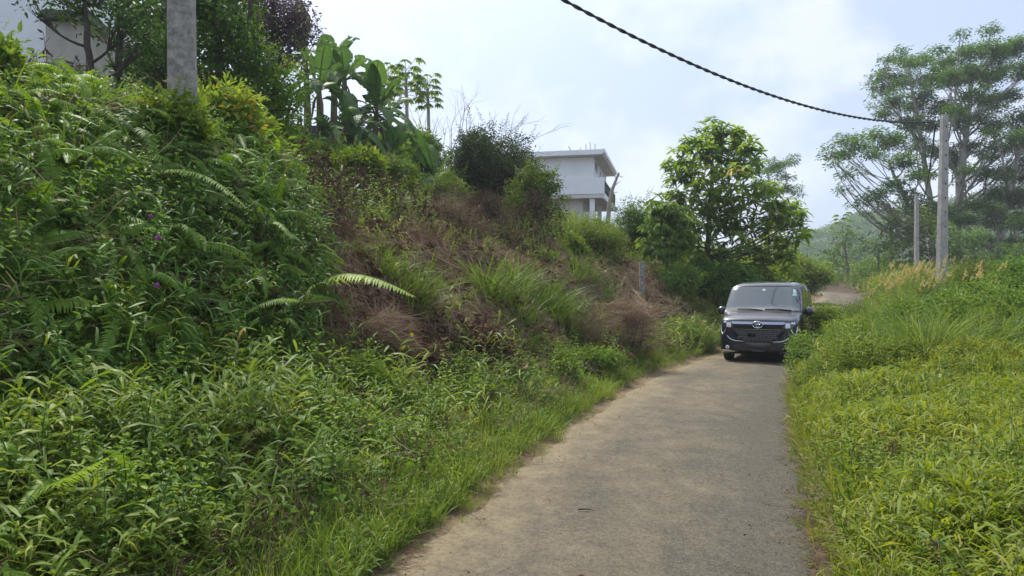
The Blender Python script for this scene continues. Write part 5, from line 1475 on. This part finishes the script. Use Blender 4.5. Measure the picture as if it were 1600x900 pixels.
ws = panel('windscreen', 'glass', [(1.10, -.765, .765), (1.2, -.757, .757), (1.4, -.725, .725), (1.59, -.69, .69), (1.625, -.655, .655)], off=.008, nx=20)
panel('windscreen_surround', 'blackplastic', [(1.075, -.79, .79), (1.2, -.78, .78), (1.4, -.745, .745), (1.61, -.705, .705), (1.64, -.67, .67)], off=.004, nx=20)
panel('sticker', 'sticker_w', [(1.50, .615, .675), (1.57, .605, .66)], off=.012, nx=2, parent=ws, th=.003)
panel('sticker', 'sticker_b', [(1.43, .60, .69), (1.485, .605, .68)], off=.012, nx=2, parent=ws, th=.003)
panel('mirror_mount', 'sticker_w', [(1.545, -.03, .03), (1.58, -.03, .03)], off=.012, nx=2, parent=ws, th=.003)
for (x0, x1, zz) in ((-.52, .02, 1.125), (.06, .60, 1.13)):
    b = MB(); b.tube([(x0, front_y(x0, 1.13) - .03, 1.14), ((x0 + x1) / 2, front_y((x0 + x1) / 2, zz) - .04, zz + .015), (x1, front_y(x1, 1.11) - .03, 1.115)], [.010, .015, .018], 6); b.build('wiper', M['blackplastic'], car)
panel('bonnet_edge', 'blackplastic', [(.905, -.70, .70), (.915, -.70, .70)], off=.003, nx=20)
panel('grille_bar', 'bluechrome', [(.835, -.50, .50), (.85, -.535, .535), (.888, -.545, .545)], off=.02, nx=24)
panel('upper_grille', 'blackplastic', [(.735, -.44, .44), (.765, -.50, .50), (.834, -.52, .52)], off=.008, nx=24)
panel('grille_strip', 'chrome', [(.72, -.50, .50), (.733, -.52, .52)], off=.016, nx=24)
for sg in (-1, 1):
    a, c = sorted((sg * .53, sg * .745)); hl = panel('headlight', 'lampdark', [(.74, min(sg * .56, sg * .70), max(sg * .56, sg * .70)), (.80, a, c), (.90, a, c)], off=.012, nx=10)
    a, c = sorted((sg * .55, sg * .645)); panel('headlight_lens', 'lamp', [(.77, a, c), (.80, a, c), (.865, a, c)], off=.02, nx=6, parent=hl)
    a, c = sorted((sg * .66, sg * .735)); panel('daylight_strip', 'chrome', [(.85, a, c), (.885, a, c)], off=.02, nx=6, parent=hl)
    a, c = sorted((sg * .555, sg * .60)); panel('turn_lens', 'amber', [(.755, a, c), (.768, a, c)], off=.018, nx=3, parent=hl)
    b = MB(); pts = []
    for (x_, z_) in ((.775, .80), (.765, .68), (.735, .60), (.69, .66), (.655, .735)): pts.append((sg * x_, front_y(sg * x_, z_) - .008, z_))
    b.tube(pts, [.010, .02, .026, .02, .010], 6); b.build('side_trim', M['chrome'], car)
    b = MB(); pts = [(sg * x_, front_y(sg * x_, z_) - .01, z_) for (x_, z_) in ((.30, .47), (.46, .475), (.56, .51), (.64, .585))]; b.tube(pts, [.008, .013, .013, .009], 6); b.build('bumper_crease', M['chrome'], car)
    rec = panel('fog_recess', 'blackplastic', [(.265, min(sg * .50, sg * .72), max(sg * .50, sg * .72)), (.36, min(sg * .53, sg * .73), max(sg * .53, sg * .73)), (.45, min(sg * .60, sg * .70), max(sg * .60, sg * .70))], off=.006, nx=8)
    x_ = sg * .625; b = MB(); an = np.arange(12) / 12 * 2 * PI; y_ = front_y(x_, .335)
    b.tube([(x_, y_ - .022, .335), (x_, y_ - .016, .335), (x_, y_ + .02, .335)], [.012, .042, .046], 12); b.build('fog_light', M['lamp'], rec)
    a, c = sorted((sg * .42, sg * .765)); panel('bumper_corner', 'chrome', [(.235, a, c), (.262, min(sg * .50, sg * .775), max(sg * .50, sg * .775)), (.285, min(sg * .62, sg * .775), max(sg * .62, sg * .775))], off=.012, nx=10)
lg = panel('lower_grille', 'blackplastic', [(.475, -.30, .30), (.52, -.44, .44), (.69, -.545, .545)], off=.008, nx=24)
b = MB()
for i in range(5):                                         # lattice of the lower grille
    zc = .505 + i * .042; hw = np.interp(zc, [.475, .52, .69], [.29, .42, .52]); k = int(hw / .042)
    for j in range(-k, k):
        x0 = j * .084 / 1.0 * .5 * 2 + (.042 if i % 2 else 0)
        if abs(x0) > hw - .05: continue
        ring = [(x0 - .036, zc), (x0 - .018, zc + .017), (x0 + .018, zc + .017), (x0 + .036, zc), (x0 + .018, zc - .017), (x0 - .018, zc - .017), (x0 - .036, zc)]
        b.tube([(a, front_y(a, c) - .012, c) for a, c in ring], .0075, 4)
b.build('lattice', M['grilleline'], lg)
b = MB(); b.box((-.12, front_y(-.12, .61) - .016, .61), (.17, .02, .075)); b.build('grille_badge', M['blackplastic'], lg)
panel('lower_intake', 'blackplastic', [(.215, -.42, .42), (.27, -.44, .44)], off=.006, nx=18)
panel('splitter', 'chrome', [(.262, -.12, .12), (.272, -.12, .12)], off=.012, nx=8)
yv = front_y(0, .38); b = MB(); b.box((0, yv - .012, .385), (.50, .015, .12)); b.build('number_plate', M['plate'], car)
# oval emblem on the grille bar
b = MB(); an = np.linspace(0, 2 * PI, 29); e0 = (0.0, .825)
def ell(cx, cz, rx, rz, r): b.tube([(e0[0] + cx + rx * math.cos(a), front_y(0, .825) - .036, e0[1] + cz + rz * math.sin(a)) for a in an], r, 6)
ell(0, 0, .10, .068, .0125); ell(0, .002, .032, .060, .009); ell(0, .032, .074, .026, .009)
b.build('emblem', M['chrome'], car)
# sides
for sg in (-1, 1):
    panel('door_window', 'sideglass', [(1.06, 1.12, 1.92), (1.3, 1.22, 1.92), (1.53, 1.36, 1.92)], 's', .004, 10, sg)
    panel('door_window', 'sideglass', [(1.06, 1.99, 2.78), (1.53, 1.99, 2.78)], 's', .004, 10, sg)
    panel('rear_window', 'sideglass', [(1.08, 2.86, 3.44), (1.53, 2.86, 3.36)], 's', .004, 10, sg)
    panel('quarter_window', 'sideglass', [(1.07, .88, 1.06), (1.16, .94, 1.06), (1.36, 1.14, 1.17)], 's', .004, 6, sg)
    for (a, c) in ((1.06, 1.955), (1.965, 2.82)):
        dr = panel('door_seam', 'blackplastic', [(.36, c - .006, c), (1.5, c - .006, c)], 's', .0015, 1, sg)
        y_ = c - .16; x_ = side_x(y_, .95, sg); b = MB(); b.box((x_ + sg * .022, y_, .95), (.03, .17, .03)); b.build('door_handle', M['paint'], car)
    # mirror
    mr = MB(); x0 = sg * .90; y0 = .98; z0 = 1.09
    mr.tube([(sg * .80, 1.03, 1.06), (x0, 1.0, 1.05)], [.03, .03], 6)
    k = 9
    for _ in (0,):
        th = np.linspace(-PI / 2, PI / 2, k)
        P = [(x0 + sg * .02, y0 + .09 * math.sin(a), z0) for a in th]
        mr.tube(P, [max(.004, .1 * math.cos(a) ** .6) for a in th], 12)
    mo = mr.build('mirror', M['paint'], car)
def wheel(sg, yy):
    e = MB(); rr = MB(); an = np.arange(32) / 32 * 2 * PI
    def ring(x, r): return [(sg * x, yy + r * math.cos(a), .30 + r * math.sin(a)) for a in an]
    prof_ = [(.62, .19), (.62, .28), (.64, .30), (.70, .303), (.77, .30), (.79, .28), (.795, .21), (.775, .195)]
    V = np.array([ring(*p_) for p_ in prof_]).reshape(-1, 3); q = [[i * 32 + j, i * 32 + (j + 1) % 32, (i + 1) * 32 + (j + 1) % 32, (i + 1) * 32 + j] for i in range(len(prof_) - 1) for j in range(32)]
    e.add(V, q); w = e.build('wheel', M['rubber'], car)
    pr = [(.775, .195), (.765, .17), (.74, .16), (.735, .05), (.75, .04), (.75, .001)]
    V = np.array([ring(*p_) for p_ in pr]).reshape(-1, 3); q = [[i * 32 + j, i * 32 + (j + 1) % 32, (i + 1) * 32 + (j + 1) % 32, (i + 1) * 32 + j] for i in range(len(pr) - 1) for j in range(32)]
    rr.add(V, q)
    for k in range(8):
        a = k * PI / 4; rr.tube([(sg * .765, yy + .04 * math.cos(a), .3 + .04 * math.sin(a)), (sg * .772, yy + .18 * math.cos(a), .3 + .18 * math.sin(a))], [.022, .016], 5)
    rr.build('rim', M['rim'], w)
for sg in (-1, 1):
    for yy in (.66, 3.12): wheel(sg, yy)
b = MB(); b.box((0, 1.9, .27), (1.35, 3.2, .16)); b.build('underbody', M['blackplastic'], car)

# ------------------------------------------------------------------ sky, sun, air, camera
SUN_EL, SUN_AZ = math.radians(58), math.radians(-28)       # azimuth from +Y towards +X
w = bpy.data.worlds.new('World'); sc.world = w; w.use_nodes = True
nt = w.node_tree; nt.nodes.clear()
out = nt.nodes.new('ShaderNodeOutputWorld'); bg = nt.nodes.new('ShaderNodeBackground'); bg.inputs['Strength'].default_value = .078
sky = nt.nodes.new('ShaderNodeTexSky'); sky.sky_type = 'NISHITA'; sky.sun_disc = False
sky.sun_elevation = SUN_EL; sky.sun_rotation = SUN_AZ; sky.air_density = 1.0; sky.dust_density = 2.5; sky.ozone_density = 1.5
tc = nt.nodes.new('ShaderNodeTexCoord')
mp = nt.nodes.new('ShaderNodeMapping'); mp.inputs['Scale'].default_value = (1.6, 1.6, 2.2); mp.inputs['Location'].default_value = (.3, .1, .2)
nt.links.new(tc.outputs['Generated'], mp.inputs['Vector'])
cl = noise(nt, 2.2, 7, .55, vec=mp.outputs[0])
f = ramp(nt, cl, [(.49, (0, 0, 0)), (.59, (1, 1, 1))])
veil = (4.3, 5.15, 6.9)
sun_dir = (math.sin(SUN_AZ) * math.cos(SUN_EL), math.cos(SUN_AZ) * math.cos(SUN_EL), math.sin(SUN_EL))
dp = nt.nodes.new('ShaderNodeVectorMath'); dp.operation = 'DOT_PRODUCT'; dp.inputs[1].default_value = sun_dir
nt.links.new(tc.outputs['Generated'], dp.inputs[0])
aur = math_n(nt, 'POWER', math_n(nt, 'MAXIMUM', dp.outputs['Value'], 0.0), 7.0)
base = mixc(nt, .68, sky.outputs[0], veil)
base = mixc(nt, aur, base, (16, 17, 17.6))
cloud = mixc(nt, math_n(nt, 'MULTIPLY', f, .45), base, (7.6, 7.7, 8.8))
nt.links.new(cloud, bg.inputs['Color']); nt.links.new(bg.outputs[0], out.inputs['Surface'])
sd = bpy.data.lights.new('sun', 'SUN'); sd.energy = 2.6; sd.angle = math.radians(7); sd.color = (1, .95, .86)
so = bpy.data.objects.new('sun', sd); COL.objects.link(so)
dirv = Vector((math.sin(SUN_AZ) * math.cos(SUN_EL), math.cos(SUN_AZ) * math.cos(SUN_EL), math.sin(SUN_EL)))
so.rotation_euler = dirv.to_track_quat('Z', 'Y').to_euler()

m, nt, out = new_mat('hazy_air')
pv = nt.nodes.new('ShaderNodeVolumePrincipled'); pv.inputs['Color'].default_value = (.86, .92, 1, 1); pv.inputs['Density'].default_value = .0009; pv.inputs['Anisotropy'].default_value = .2
nt.links.new(pv.outputs[0], out.inputs['Volume'])
hb = MB(); hb.box((135, 195, 26), (590, 470, 64))
hzo = hb.build('haze', m, None, None, False); tag(hzo, kind='stuff')

cd = bpy.data.cameras.new('camera'); cam = bpy.data.objects.new('camera', cd); COL.objects.link(cam)
cd.sensor_width = 36; cd.lens = F / 1600 * 36; cd.clip_end = 2000; cd.clip_start = .05
cam.location = (0, 0, EYE); cam.rotation_euler = (PI / 2, 0, 0); sc.camera = cam

sc.view_settings.view_transform = 'Standard'; sc.view_settings.look = 'None'; sc.view_settings.gamma = 1; sc.view_settings.use_curve_mapping = False
sc.view_settings.exposure = 1.0
cy = sc.cycles
cy.max_bounces = 6; cy.diffuse_bounces = 3; cy.glossy_bounces = 2; cy.transmission_bounces = 3; cy.transparent_max_bounces = 4; cy.volume_bounces = 0
sc.render.filter_size = 1.2
cy.use_adaptive_sampling = True; cy.adaptive_threshold = .008
cy.sample_clamp_indirect = 6; cy.caustics_reflective = False; cy.caustics_refractive = False
